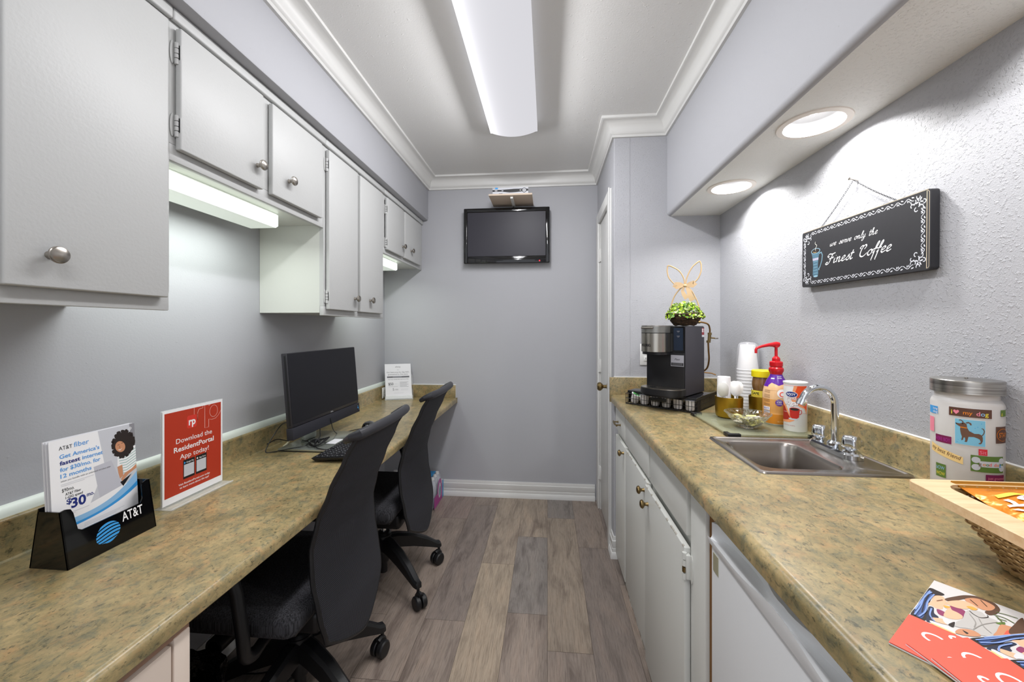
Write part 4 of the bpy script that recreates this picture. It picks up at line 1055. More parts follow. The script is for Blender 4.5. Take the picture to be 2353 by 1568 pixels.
b.tube(arc([(-1.036, 1.664, .768), (-1.03, 1.672, .785), (-1.02, 1.676, .770)], 6), .006, m_blk, 8)
b.tube(arc([(-1.07, 1.76, .84), (-1.06, 1.745, .80), (-1.045, 1.72, .785), (-1.03, 1.66, .775), (-1.00, 1.615, .768), (-.965, 1.60, .766), (-.94, 1.605, .764), (-.928, 1.64, .764)], 6), .0022, m_blk, 6)
b.build('cord', t)
t = thing('mouse_cable', 'thin black mouse cable curving over the desk behind the monitor', 'cable', (-.99, 1.95, .75), 0)
MB().tube(arc([(-1.04, 1.80, .762 + .09), (-1.045, 1.83, .79), (-1.04, 1.87, .756), (-1.03, 1.92, .7525), (-1.00, 1.975, .7525), (-.975, 1.992, .754)], 6), .0019, m_blk, 6).build('cord', t)
t = thing('power_cable', 'looped black power cable by the left outlet behind the monitor', 'cable', (-1.20, 1.62, .75), 0)
MB().tube(arc([(-1.222, 1.80, .815), (-1.215, 1.74, .842), (-1.205, 1.68, .845), (-1.20, 1.63, .82), (-1.205, 1.59, .775), (-1.20, 1.575, .7535), (-1.17, 1.585, .7535), (-1.10, 1.60, .766), (-1.06, 1.63, .768), (-1.075, 1.68, .770), (-1.12, 1.70, .772)], 6), .0021, m_blk, 6).tube(arc([(-1.215, 1.60, .78), (-1.20, 1.64, .79), (-1.19, 1.68, .775), (-1.185, 1.70, .766)], 6), .0021, m_blk, 6).build('cord', t)
t = thing('white_cable', 'short thick white cable leaning from the outlet behind the monitor', 'cable', (-1.19, 1.70, .75), 0)
MB().tube(arc([(-1.222, 1.80, .79), (-1.20, 1.745, .775), (-1.185, 1.69, .758), (-1.18, 1.66, .7545)], 6), .0042, mat('ivory_cable', 'dfd9b8', .5), 8).build('cord', t)
def outlet(label, o, u, w_=.075, h_=.118, rows=2):
    t = thing('wall_outlet', label, 'outlet', tuple(o), 0); F = frame(o, u, (0, 0, 1)); U = Vector(u); n = U.cross(Vector((0, 0, 1)))
    Tm = Matrix(((U.x, 0, n.x, o[0]), (U.y, 0, n.y, o[1]), (0, 1, 0, o[2]), (0, 0, 0, 1)))
    MB().box(-w_ / 2, -h_ / 2, 0, w_ / 2, h_ / 2, .005, m_wplast, bev=.0022, T=Tm).build('plate', t)
    for s_ in (-1, 1):
        b = MB()
        cx_, cy_ = (0, s_ * h_ * .2) if h_ >= w_ else (s_ * w_ * .2, 0)
        b.box(cx_ - .016, cy_ - .013, .005, cx_ + .016, cy_ + .013, .0075, m_wplast, bev=.001, T=Tm)
        for dx in (-.006, .006): b.box(cx_ + dx - .0012, cy_ - .002, .0074, cx_ + dx + .0012, cy_ + .007, .0078, m_blk, T=Tm)
        b.build('socket', t)
    return t
outlet('white outlet in the backsplash half hidden behind the computer monitor', (-1.2335, 1.805, .797), (0, 1, 0), .075, .075)
outlet('white outlet in the backsplash beside the far flyer stand', (-1.2335, 2.865, .797), (0, 1, 0), .072, .080)
outlet('white wall outlet half hidden behind the coffee maker', (.5495, YE - .0005, 1.138), (1, 0, 0), .073, .118)

# keyboard and mouse
t = thing('keyboard', 'black computer keyboard on the desk behind the nearest chair', 'keyboard', (-.862, 1.70, .751), 0)
Tk = Matrix.Translation((-.935, 1.478, .7515)) @ Matrix.Rotation(R(-3.2), 4, 'Y')
b = MB(); slabp = [(.004, 0, .004), (.140, 0, 0), (.140, 0, .010), (0, 0, .018)]
b.T = ID
Kx, Ky = .142, .445
vs = [Tk @ Vector(p) for p in [(.012, .006, .003), (Kx - .006, .006, .0075), (Kx - .006, Ky - .006, .0075), (.012, Ky - .006, .003), (0, 0, .016), (Kx, 0, .016), (Kx, Ky, .016), (0, Ky, .016)]]
b.add(vs, [(0, 1, 2, 3), (4, 5, 6, 7), (0, 1, 5, 4), (1, 2, 6, 5), (2, 3, 7, 6), (3, 0, 4, 7)], m_blk)
b.box(-.925, 1.50, .7502, -.905, 1.53, .757, m_blk).box(-.925, 1.87, .7502, -.905, 1.90, .757, m_blk).box(-.815, 1.50, .7502, -.80, 1.53, .764, m_blk).box(-.815, 1.87, .7502, -.80, 1.90, .764, m_blk)
b.build('body', t)
b = MB(); lk = MB(); m_key = mat('black_keycap', '1c1c20', .35); p_ = .0190
rows_ = [[1, 0, 1, 1, 1, 1, 0, 1, 1, 1, 1, 0, 1, 1, 1, 1], [1] * 13 + [2], [1.5] + [1] * 12 + [1.5], [1.75] + [1] * 11 + [2.25], [2.25] + [1] * 10 + [2.75], [1.25, 1.25, 1.25, 6, 1.25, 1.25, 1.25, 1.5]]
for r_i, row in enumerate(rows_):
    y = .010; x = .012 + r_i * .0205 + (.002 if r_i else 0); tot = sum(q if q else .5 for q in row); unit = .285 / tot if r_i else .285 / tot
    for q in row:
        wd = (q if q else .5) * unit
        if q:
            b.box(x, y + .001, .0155, x + .0165, y + wd - .001, .0195, m_key, bev=.0015, seg=1, T=Tk)
            lk.box(x + .003, y + .004, .01955, x + .0055, y + .007, .0198, i_lgrey, T=Tk)
        y += wd
    if r_i != 4: 
        for k in range(3): b.box(x, .303 + k * .0185, .0155, x + .0165, .303 + k * .0185 + .0165, .0195, m_key, bev=.0015, seg=1, T=Tk) if r_i in (0, 1, 2, 5) else None
    for k in range(4): b.box(x, .366 + k * .0185, .0155, x + .0165, .366 + k * .0185 + .0165, .0195, m_key, bev=.0015, seg=1, T=Tk)
b.build('keys', t); lk.build('key_legends', t, smooth=0)
t = thing('computer_mouse', 'black computer mouse on the desk past the keyboard', 'mouse', (-.955, 2.02, .751), 0)
b = MB(); b.lathe([(0, 0), (.9, 0), (1.0, .15), (.97, .45), (.80, .78), (.45, .96), (0, 1)], m_blkg, 28, Matrix.Translation((-.955, 2.02, .7505)) @ Matrix.Rotation(R(8), 4, 'Z') @ Matrix.Diagonal((.031, .055, .034, 1))); b.build('shell', t)
MB().cyl((-.961, 1.99, .781), (-.949, 1.99, .781), .006, m_dgry, seg=14).build('scroll_wheel', t)

# far flyer stand
t = thing('flyer_stand', 'low clear acrylic flyer stand in the far corner of the desk', 'flyer stand', (-1.09, 2.85, .75), 0)
A0 = Vector((-1.195, 2.795, .7502)); ux = Vector((.94, .34, 0)).normalized(); ny = Vector((-ux.y, ux.x, 0)); Wf = .20
def fp(x, y, z): return A0 + ux * x + ny * y + Vector((0, 0, z))
b = MB()
for x_ in (0, Wf): slab(b, [fp(x_, 0, 0), fp(x_, .075, 0), fp(x_, .10, .105), fp(x_, .055, .105)], ux * .002, m_acry)
slab(b, [fp(0, .075, 0), fp(Wf, .075, 0), fp(Wf, .115, .19), fp(0, .115, .19)], ny * .002, m_acry)
slab(b, [fp(0, 0, 0), fp(Wf, 0, 0), fp(Wf, .012, .030), fp(0, .012, .030)], ny * .002, m_acry)
slab(b, [fp(0, 0, 0), fp(Wf, 0, 0), fp(Wf, .075, 0), fp(0, .075, 0)], Vector((0, 0, .0025)), m_acry)
b.build('holder', t)
t = thing('flyer', 'white price flyer with grey print standing in the far clear stand', 'flyer', (-1.09, 2.85, .76), 0)
b = MB(); w_ = .190; h_ = .262
def fl(x, y, h=0):
    s = y / h_; dn = .006 + .075 * s ** .75 ; zz = .008 + h_ * s * .965
    return fp(.005 + x - .012 * s, dn - h, zz)
b.shell(lambda u, v: fl(u * w_, v * h_, 0), 2, 14, m_paper, lambda u, v: ny * .004)
P = Print()
P.text('xfinity', w_ / 2, .235, .010, i_mgrey, 1, width=.040, al='C'); P.text('NEW', w_ / 2, .214, .004, i_grey, 1, al='C')
P.text('Our best price for Gig WiFi,', w_ / 2, .194, .009, i_mgrey, 1, width=.165, al='C'); P.text('guaranteed for five years.', w_ / 2, .178, .009, i_mgrey, 1, width=.148, al='C')
P.rect(.014, .156, .176, .168, i_mgrey, 1, n=1); P.line([(.055, .162), (.12, .162)], .002, i_lgrey, 2)
P.text('The most reliable fiber-powered WiFi', w_ / 2, .141, .006, i_mgrey, 1, width=.150, al='C')
P.text('$50', .022, .101, .018, i_black, 1, width=.036, bold=.01); P.text('5', .052, .060, .018, i_mgrey, 1)
for k in range(5): P.line([(.105, .122 - .0085 * k), (.168 - .012 * (k % 2), .122 - .0085 * k)], .0022, i_grey, 1)
for k in range(2): P.line([(.066, .112 - .006 * k), (.088, .112 - .006 * k)], .0012, i_lgrey, 1); P.line([(.070, .070 - .006 * k), (.092, .070 - .006 * k)], .0016, i_grey, 1); P.line([(.112, .070 - .008 * k), (.165, .070 - .008 * k)], .0016, i_lgrey, 1)
P.line([(.022, .090), (.090, .090)], .0014, i_grey, 1).line([(.097, .125), (.097, .088)], .0006, i_lgrey, 1).line([(.060, .042), (.130, .042)], .0014, i_lgrey, 1)
P.emit(b, lambda x, y, h: fl(x, y, h + .0004)); b.build('sheet', t, fix=False)

# ------------------------------------------------------------------ under the desk
t = thing('trash_can', 'waste bin lined with a crumpled black bag under the desk', 'trash can', (-.93, .98, 0), 0)
Tt = Matrix.Translation((-1.0, .905, 0))
MB().lathe([(0, 0), (.105, 0), (.112, .01), (.135, .33), (.131, .33), (.108, .014), (0, .014)], m_blk, 36, Tt).build('bin', t)
random.seed(2); ph = [random.random() * 6 for _ in range(6)]
def wobb(a, z): return 1 + .045 * math.sin(7 * a + ph[0] + z * 20) + .03 * math.sin(13 * a + ph[1] - z * 31) + .02 * math.sin(23 * a + ph[2] + z * 50)
MB().lathe([(.112, .06), (.118, .10), (.124, .16), (.140, .22), (.147, .28), (.156, .33), (.150, .352), (.138, .348), (.120, .30), (.112, .20), (.10, .06), (0, .05)], m_bagblk, 120, Tt, wob=wobb).build('bin_liner', t)
t = thing('power_strip', 'white power strip with black cords on the floor below the desk', 'power strip', (-1.10, 1.72, 0), 0)
MB().box(-1.20, 1.60, .001, -1.15, 1.86, .032, m_wplast, bev=.005).build('body', t)
MB().tube(arc([(-1.17, 1.60, .02), (-1.09, 1.50, .006), (-.97, 1.45, .005), (-.93, 1.36, .005), (-1.0, 1.27, .005), (-1.1, 1.25, .005)], 6), .004, m_blk, 8).tube(arc([(-1.17, 1.66, .035), (-1.08, 1.58, .010), (-.99, 1.50, .006), (-1.02, 1.38, .005), (-1.15, 1.35, .005)], 6), .003, m_blk, 8).build('cord', t)

# bottled water case
t = thing('water_bottle_case', 'shrink-wrapped magenta and blue case of bottled water on the floor by the back wall', 'case of water', (-.99, 2.82, 0), 0)
m_wrap = mat('clear_shrink_wrap', 'f0f0f8', .15, alpha=.20); 
X0, X1, Y0, Y1 = -1.19, -.800, 2.69, 2.935
b = MB()
def wrap(u, v):
    a = 2 * PI * u; hx, hy = (X1 - X0) / 2, (Y1 - Y0) / 2; cx, cy = (X0 + X1) / 2, (Y0 + Y1) / 2
    c_, s_ = math.cos(a), math.sin(a); k = (abs(c_) ** 7 + abs(s_) ** 7) ** (-1 / 7)
    q = 1 - .10 * max(0, (v - .8) / .2) ** 2; bump = 1 + .012 * math.sin(a * 24)
    return (cx + hx * c_ * k * q * bump, cy + hy * s_ * k * q * bump, .002 + .200 * v)
b.grid(wrap, 96, 10, m_wrap, cu=True)
b.build('shrink_wrap', t, fix=False)
P = Print(); m_magp = mat('magenta_wrap_print', 'a8208e', .25); m_blup = mat('blue_wrap_print', '2e8cc8', .25)
P.rect(0, .0, .245, .085, m_magp, 1, n=10)
ring_o = [(.14 + .060 * math.cos(q), .085 + .085 * math.sin(q)) for q in [PI * k / 16 for k in range(17)]]
P.poly(ring_o, m_magp, 1); P.ell(.14, .085, .034, .054, i_lgrey, 2); P.ell(.147, .078, .022, .034, mat('steel_blue_print', '5a7f9a', .3), 3)
P.rect(.205, 0, .245, .13, m_blup, 2, n=3); P.rect(.0, -.001, .245, .006, m_wrap, 3, n=4)
b = P.emit(MB(), lambda x, y, h: (X1 + .008 + h, Y0 + x, .004 + y))
b.box(X0 + .02, Y0 + .03, .2065, X0 + .22, Y1 - .09, .2075, m_magp); b.box(X1 - .17, Y0 + .04, .2065, X1 - .035, Y1 - .05, .2075, m_blup)
b.build('printed_label', t, fix=False)
m_pet = mat('clear_bottle_plastic', 'dfe6ee', .12, alpha=.55)
bp0 = thing('water_bottle', 'clear water bottle packed upright inside the magenta and blue case', 'bottle', (X1 - .033, Y0 + .033, .003), 0, 'bottles in the shrink-wrapped case')
b = MB(); b.T = TM[bp0.name].copy(); b.lathe([(0, 0), (.026, 0), (.030, .006), (.030, .06), (.028, .07), (.030, .08), (.030, .125), (.024, .150), (.013, .168), (.0125, .176), (0, .176)], m_pet, 18); b.build('bottle_body', bp0)
b = MB(); b.T = TM[bp0.name].copy(); b.lathe([(0, .194), (.0145, .194), (.015, .178), (.0135, .176), (0, .176)], m_wplast, 16); b.build('bottle_cap', bp0)
for i in range(6):
    for j in range(4):
        if i or j: copy_tree(bp0, (X1 - .033 - i * .0648, Y0 + .033 + j * .0597, .003))
# ------------------------------------------------------------------ coffee corner
ZT = .914
t = thing('coffee_pod_rack', 'black wire-front coffee pod drawer under the coffee maker', 'pod drawer', (.381, 1.957, ZT), R(-38.75)); M = TM[t.name]
def nb(mat_=None): b = MB(); b.T = (mat_ or M).copy(); return b
Lw = .324
b = nb(); b.box(.0, .022, .060, Lw, .300, .066, m_blkg, bev=.002); b.box(.0, .28, .006, Lw, .296, .062, m_blk); b.box(-.001, .02, .054, Lw + .001, .026, .064, m_blk, bev=.001); b.build('top_plate', t)
m_perf = mat('perforated_black_metal', '1d1a19', .4)
for x_ in (.0, Lw - .002):
    b = nb(); b.box(x_, .030, .004, x_ + .002, .298, .061, m_perf)
    sx = x_ + (.0022 if x_ > .1 else -.0004)
    for g in range(2):
        for i in range(4):
            for j in range(5): yy = .075 + g * .115 + i * .014; zz = .014 + j * .0085; b.box(sx, yy - .0016, zz - .0016, sx + .0004, yy + .0016, zz + .0016, m_blkg)
    b.build('side_panel', t)
b = nb(); r_ = .0013; zlo, zhi = .007, .054
def wire(b, *p, r=r_): b.tube(p, r, m_blk, 6)
for z_ in (zlo, (zlo + zhi) / 2, zhi): wire(b, (0, 0, z_), (Lw, 0, z_)); wire(b, (0, 0, z_), (0, .25, z_)); wire(b, (Lw, 0, z_), (Lw, .25, z_))
for k in range(25): x_ = Lw * k / 24; wire(b, (x_, 0, zlo), (x_, 0, zhi))
for k in range(6):
    for x_ in (0, Lw): wire(b, (x_, .012 + .012 * k, zlo), (x_, .012 + .012 * k, zhi))
for k in range(12): x_ = Lw * k / 11; wire(b, (x_, 0, zlo), (x_, .25, zlo))
b.box(0, -.0015, .003, Lw, .0015, .008, m_blk); b.box(.125, -.004, .034, .20, -.001, .050, m_blk, bev=.001); b.build('wire_basket', t)
b = nb()
for (x_, y_) in ((.02, .015), (Lw - .02, .015), (.02, .28), (Lw - .02, .28)): b.cyl((x_, y_, 0), (x_, y_, .007), .006, m_blk, seg=12)
b.build('foot', t)
names = ('leftmost coffee pod with a green foil lid, tilted up in the wire drawer', 'second white coffee pod from the left, next to the tilted green one', 'third white coffee pod from the left in the wire drawer', 'fourth white coffee pod from the left in the wire drawer', 'fifth white coffee pod from the left in the wire drawer', 'rightmost white coffee pod at the near corner of the wire drawer')
m_pod = mat('white_pod_plastic', 'e4e0e0', .4); m_lid = mat('silver_foil_lid', 'c9ccd2', .3, .5)
for k, lab in enumerate(names):
    p = M @ Vector((.030 + .0528 * k, .029, .0085 + (.004 if k == 0 else 0)))
    q = thing('coffee_pod', lab, 'coffee pod', tuple(p), 0, 'coffee pods in the wire drawer')
    if k == 0: q.rotation_euler = (R(20), R(14), 0)
    TM[q.name] = Matrix.Translation(p) @ q.rotation_euler.to_matrix().to_4x4()
    b = nb(TM[q.name]); b.lathe([(0, 0), (.0165, 0), (.0185, .004), (.0215, .040), (.0245, .041), (.0245, .0435), (0, .0435)], m_pod, 26); b.build('cup', q)
    b = nb(TM[q.name]); b.lathe([(0, .0437), (.0235, .0437), (.0232, .0443), (0, .0443)], m_lid if k else i_white, 26)
    if k == 0: b.lathe([(0, .0445), (.019, .0445), (.019, .0448), (0, .0448)], mat('green_lid_print', '58b05a', .4), 24)
    b.build('foil_lid', q)

t = thing('coffee_maker', 'black and steel single-cup coffee maker on the pod drawer', 'coffee maker', (.4646, 1.897, .981), R(-40.7)); M = TM[t.name]
H = .314; m_kb = mat('black_brewer_plastic', '1a1a1d', .38); m_ks = mat('dark_grey_brewer_side', '36343c', .45)
b = nb(); b.box(0, .001, 0, .178, .227, H, m_kb, bev=.004); b.box(.1785, .004, .004, .180, .223, H - .004, m_ks); b.build('body', t)
def head(u, r0, pr): a = PI * u; return (.055 - .060 * math.cos(a) * 1.0, -pr * math.sin(a) ** .62)
def headpoly(off=0, pr=.085): return [head(k / 24, 0, pr - off) for k in range(25)] + [(.114, .03), (-.004, .03)]
b = nb(); b.prism(headpoly(), .198, .281, mat('plain_satin_steel', 'aaa69c', .25, 1))
b.prism(headpoly(.001), .281, .284, m_blk); b.build('brew_head', t)
b = nb(); b.prism(headpoly(), .284, .312, mat('satin_grey_metal_lid', '8e8e8a', .35, .8)); b.prism(headpoly(.004), .312, .316, m_nick); b.box(.02, -.092, .302, .075, -.078, .309, m_nick, bev=.002); b.build('lid', t)
b = nb(); b.prism(headpoly(.012, .080), .185, .198, m_kb); b.build('spout_housing', t)
b = nb(); b.box(.1155, -.0015, .195, .177, .002, .312, m_blkg); b.box(.130, -.0022, .205, .172, -.0014, .305, mat('dark_blue_touchscreen', '1c2636', .12)); b.build('touchscreen', t)
P = Print(); P.rect(.118, .134, .176, .184, INK('silver_label_ink', '9a9aa2', .35), 1).rect(.120, .137, .174, .150, i_black, 2)
P.text('Peet', .147, .161, .009, i_black, 2, al='C', shear=.4); 
for k in range(3): P.line([(.124, .1475 - .0035 * k), (.170, .1475 - .0035 * k)], .0009, i_grey, 3)
Q = Print()
for k in range(2): Q.rect(.145, .290 - .022 * k, .158, .2915 - .022 * k, i_grey, 3).rect(.147, .286 - .022 * k, .156, .287 - .022 * k, i_grey, 3)
Q.emit(nb(), lambda x, y, h: (x, -.0023 - h, y)).build('screen_icons', t, fix=False)
b = P.emit(nb(), lambda x, y, h: (x, -.0023 - h, y)); b.build('label_plate', t, fix=False)
P = Print(); P.text('KEURIG', 0, 0, .0115, i_black, 1, width=.060, bold=.02, space=1.1)
b = nb()
for vs, fs, mt, l in P.items:                    # letters follow the curved head
    out = []
    for x, y in vs:
        q = .245 + .0 ; a = .27 + x / .060 * .27; px, py = head(a, 0, .0856); out.append((px, py - .0007, .222 + y))
    b.add(out, fs, mt)
b.build('lettering', t, fix=False)
b = nb(); tray = [(.0875 - .0955 * math.cos(PI * k / 24), -.088 * math.sin(PI * k / 24) ** .5) for k in range(25)] + [(.183, .004), (-.008, .004)]
b.prism(tray, .008, .034, m_kb); b.prism([(x * .97 + .0026, y * .97) for x, y in tray], .034, .037, m_nick)
b.lathe([(0, .0372), (.016, .0372), (.016, .038), (0, .038)], m_blk, 20, Matrix.Translation((.055, -.045, 0))); b.box(.0, .0, 0, .178, .01, .008, m_kb); b.prism([(x * .93 + .006, y * .9) for x, y in tray], 0.0002, .009, m_kb); b.build('drip_tray', t)
P = Print(); P.rect(.192, .262, .222, .305, INK('sticker_maroon', '8a2a34'), 1).rect(.194, .285, .203, .302, i_white, 2).rect(.192, .262, .222, .272, i_lgrey, 2)
for k in range(3): P.line([(.206, .299 - .006 * k), (.220, .299 - .006 * k)], .002, i_white, 2)
b = P.emit(nb(), lambda x, y, h: (.1802 + h, x, y)); b.build('sticker', t, fix=False)

# greenery basket with rope ears
c0 = Vector((.650, 1.930, 1.2975))
t = thing('plant_basket', 'twig basket of green leaves with rope bunny ears on the coffee maker', 'decoration', tuple(c0), 0)
b = MB(); random.seed(21)
for k in range(44):
    q = k / 43; zz = c0.z + .003 + .052 * q; rr = .046 + .034 * q ** .8; ph = random.random() * 6; n = 26
    b.tube([(c0.x + (rr + .0022 * math.sin(5 * a + ph)) * math.cos(a), c0.y + (rr + .0022 * math.sin(5 * a + ph)) * math.sin(a), zz + .0030 * math.sin(3 * a + ph)) for a in [2 * PI * j / n for j in range(n)]], .0016 + .0008 * random.random(), m_twig, 5, closed=True)
b.lathe([(0, .0005), (.044, .0005), (.048, .008), (.074, .050), (.071, .050), (.044, .010), (0, .006)], m_twig, 30, Matrix.Translation(c0)); b.build('basket', t)
b = MB(); mats_ = [m_leaf, m_leaf, m_leaf2, m_leaf3]
for k in range(820):
    a = random.random() * 2 * PI; q = random.random() ** .5; rr = .086 * q; hh = .054 + .056 * (1 - q ** 2.6) * (.6 + .4 * random.random()) + .006 * math.sin(5 * a)
    if q > .75: hh -= .024 * random.random()
    p = c0 + Vector((rr * math.cos(a), rr * math.sin(a), hh)); d = Vector((math.cos(a) * q + random.uniform(-.7, .7), math.sin(a) * q + random.uniform(-.7, .7), random.uniform(-.2, 1))).normalized()
    s_ = random.uniform(.0045, .0078); u_ = d.orthogonal().normalized(); w2 = d.cross(u_); an = random.random() * PI; u2 = u_ * math.cos(an) + w2 * math.sin(an); w3 = d.cross(u2)
    pts = [p - u2 * s_, p - u2 * s_ * .4 + w3 * s_ * .75 + d * .0012, p + u2 * s_ * .5 + w3 * s_ * .7 + d * .0012, p + u2 * s_ * 1.05, p + u2 * s_ * .5 - w3 * s_ * .7 + d * .0012, p - u2 * s_ * .4 - w3 * s_ * .75 + d * .0012]
    b.add([tuple(x) for x in pts], [(0, 1, 2, 3), (0, 3, 4, 5)], random.choice(mats_))
o = b.build('foliage', t, fix=False); o['kind'] = 'stuff'
dirv = Vector((math.cos(YAW * 1.0), math.sin(YAW), 0)); dirv = Vector((.93, -.30, 0)).normalized()   # plane of the rope outline
def rp_(x, z): return c0 + dirv * x + Vector((0, 0, z))
bow = (.003, .190)
b = MB()
for pts in ([(-.062, .05), (-.060, .090), (-.045, .140), (-.020, .175), (.001, .190)], [(.064, .05), (.060, .095), (.045, .135), (.026, .170), (.003, .190)],
            [(.000, .192), (-.004, .225), (-.025, .262), (-.060, .286), (-.075, .289)], [(-.075, .289), (-.077, .262), (-.068, .228), (-.040, .197), (.0, .190)],
            [(.004, .192), (.010, .228), (.030, .272), (.055, .297), (.066, .302)], [(.066, .302), (.071, .282), (.068, .246), (.048, .210), (.004, .190)]):
    b.tube([rp_(p.x, p.y) for p in arc([Vector((x, z)) for x, z in pts], 8)], .0030, m_rope, 8)
b.build('rope_ears', t)
b = MB(); nn_ = Vector((dirv.y, -dirv.x, 0))
def rib(pts, w_):
    c_ = [rp_(x, z) + nn_ * y for x, z, y in pts]; 
    vs = []; 
    for i, p in enumerate(c_):
        tt = (c_[min(i + 1, len(c_) - 1)] - c_[max(i - 1, 0)]).normalized(); sd = nn_.cross(tt).normalized(); ww = w_[i] if isinstance(w_, list) else w_
        vs += [p - sd * ww, p + sd * ww, p + sd * ww - nn_ * .0008, p - sd * ww - nn_ * .0008]
    n = len(c_); fs = [(0, 1, 2, 3), tuple(4 * n - 4 + j for j in range(4))]
    for i in range(n - 1):
        for j in range(4): l = (j + 1) % 4; fs.append((4 * i + j, 4 * i + l, 4 * i + 4 + l, 4 * i + 4 + j))
    b.add(vs, fs, m_burl)
rib([(.0, .190, .004), (-.020, .198, .008), (-.038, .198, .010), (-.044, .190, .010), (-.034, .182, .010), (-.015, .186, .007), (.0, .190, .004)], [.004, .008, .010, .010, .009, .006, .004])
rib([(.004, .190, .004), (.022, .198, .008), (.038, .202, .010), (.044, .196, .010), (.034, .187, .010), (.015, .187, .007), (.004, .190, .004)], [.004, .008, .010, .010, .009, .006, .004])
rib([(-.002, .186, .006), (-.010, .165, .008), (-.004, .148, .010), (.010, .128, .010)], [.004, .007, .009, .011]); rib([(.006, .186, .006), (.018, .165, .008), (.024, .140, .010), (.036, .118, .008)], [.004, .010, .012, .013])
b.ball(rp_(.002, .189) + nn_ * .006, .007, m_burl, (1.2, 1, .9)); b.build('burlap_bow', t)

# water line with valve
t = thing('water_line', 'thin copper water line with a small valve behind the coffee maker', 'pipe', (.83, 2.10, 1.0), 0)
b = MB(); b.tube(arc([Vector(p) for p in [(.740, 2.13, 1.318), (.79, 2.11, 1.316), (.822, 2.10, 1.306), (.832, 2.10, 1.282), (.832, 2.10, 1.255)]], 6), .0042, m_copper, 10)
b.tube(arc([Vector(p) for p in [(.824, 2.10, 1.215), (.826, 2.10, 1.17), (.828, 2.10, 1.12), (.820, 2.11, 1.075), (.79, 2.13, 1.05), (.76, 2.15, 1.03)]], 6), .0042, m_copper, 10)
b.tube([(.78, 2.215, 1.045), (.84, 2.21, 1.045), (.88, 2.20, 1.042), (.90, 2.19, 1.034)], .003, m_copper, 8); b.build('pipe', t)
b = MB(); b.cyl((.832, 2.10, 1.26), (.828, 2.10, 1.212), .008, m_brass, seg=14).cyl((.832, 2.10, 1.262), (.832, 2.10, 1.250), .0105, m_brass, seg=6).cyl((.826, 2.10, 1.222), (.826, 2.10, 1.210), .0105, m_brass, seg=6).cyl((.830, 2.10, 1.236), (.858, 2.098, 1.233), .0038, m_brass, seg=10).cyl((.770, 2.118, 1.317), (.790, 2.112, 1.317), .008, m_brass, seg=8); b.build('valve_body', t)
MB().box(.856, 2.092, 1.229, .872, 2.104, 1.236, m_nick, bev=.002).build('valve_handle', t)

# glass board
ZG = .9245
t = thing('glass_cutting_board', 'greenish tempered glass cutting board with black corner grips by the sink', 'cutting board', (.76, 1.56, ZT), 0)
MB().box(.613, 1.392, .9185, .912, 1.738, ZG, m_gglass, bev=.0012).build('glass', t)
for (x_, y_, sx, sy) in ((.613, 1.392, 1, 1), (.912, 1.392, -1, 1), (.613, 1.738, 1, -1), (.912, 1.738, -1, -1)):
    b = MB(); b.box(x_ - sx * .003, y_ - sy * .003, .9142, x_ + sx * .040, y_ + sy * .012, .9262, m_blk, bev=.0015); b.box(x_ - sx * .003, y_ + sy * .010, .9142, x_ + sx * .012, y_ + sy * .034, .9262, m_blk, bev=.0015); b.build('corner_grip', t)

def gold_bin(c, label, r=.051, h=.083):
    t = thing('gold_bin', label, 'container', (c[0], c[1], ZG), 0); T = Matrix.Translation((c[0], c[1], ZG))
    MB().lathe([(0, .0003), (r * .80, .0003), (r * .93, .005), (r * .97, .014), (r, h), (r - .0012, h + .0006), (r - .0024, h), (r * .93, .016), (0, .004)], m_gold, 48, T).build('wall', t); return T
gold_bin((.734, 1.664), 'brushed gold round bin holding plastic spoons and a cup')
gold_bin((.872, 1.685), 'brushed gold round bin behind the creamer, holding the coffee jar', .047)
def cupmesh(b, T, h=.085, r0=.026, r1=.036): b.lathe([(0, 0), (r0, 0), (r0 + .001, .003), (r1, h - .004), (r1 + .0018, h - .002), (r1 + .0012, h), (r1 - .001, h - .001), (r0 - .001, .006), (0, .005)], m_foam, 32, T)
t = thing('white_cup', 'white plastic cup upside down among the spoons in the gold bin', 'cup', (.740, 1.690, .955), 0)
b = MB(); cupmesh(b, Matrix.Translation((.724, 1.686, 1.086)) @ Matrix.Rotation(PI, 4, 'X'), .125, .0235, .0265); b.build('cup_body', t)
def spoon(c, ang, tilt, lab, fl=1):
    t = thing('plastic_spoon', lab, 'spoon', c, 0, 'white plastic spoons in the gold bin'); T = Matrix.Translation(c) @ Matrix.Rotation(ang, 4, 'Z') @ Matrix.Rotation(tilt, 4, 'Y')
    b = MB(); b.T = T
    def f(u, v):
        a = u * 2 * PI; r_ = v; w_ = .0205 * r_; return (-.008 * (1 - r_ * r_) , w_ * math.sin(a) * (1 + .18 * math.cos(a)), .108 + .031 * r_ * math.cos(a))
    b.grid(f, 24, 6, m_wplast, cu=True); b.grid(lambda u, v: tuple(Vector(f(u, v)) + Vector((-.0012, 0, 0))), 24, 6, m_wplast, cu=True)
    b.box(-.0012, -.0032, 0, .0006, .0032, .084, m_wplast, bev=.0005); b.build('spoon_body', t)
spoon((.705, 1.655, .934), R(70), R(-14), 'white plastic spoon leaning at the left rim of the gold bin')
spoon((.725, 1.640, .934), R(120), R(10), 'white plastic spoon standing in the middle of the gold bin, nearest the bowl')
spoon((.752, 1.645, .934), R(75), R(12), 'white plastic spoon leaning right in the gold bin, the tallest of them')
spoon((.765, 1.665, .932), R(60), R(16), 'white plastic spoon lowest at the right rim of the gold bin')

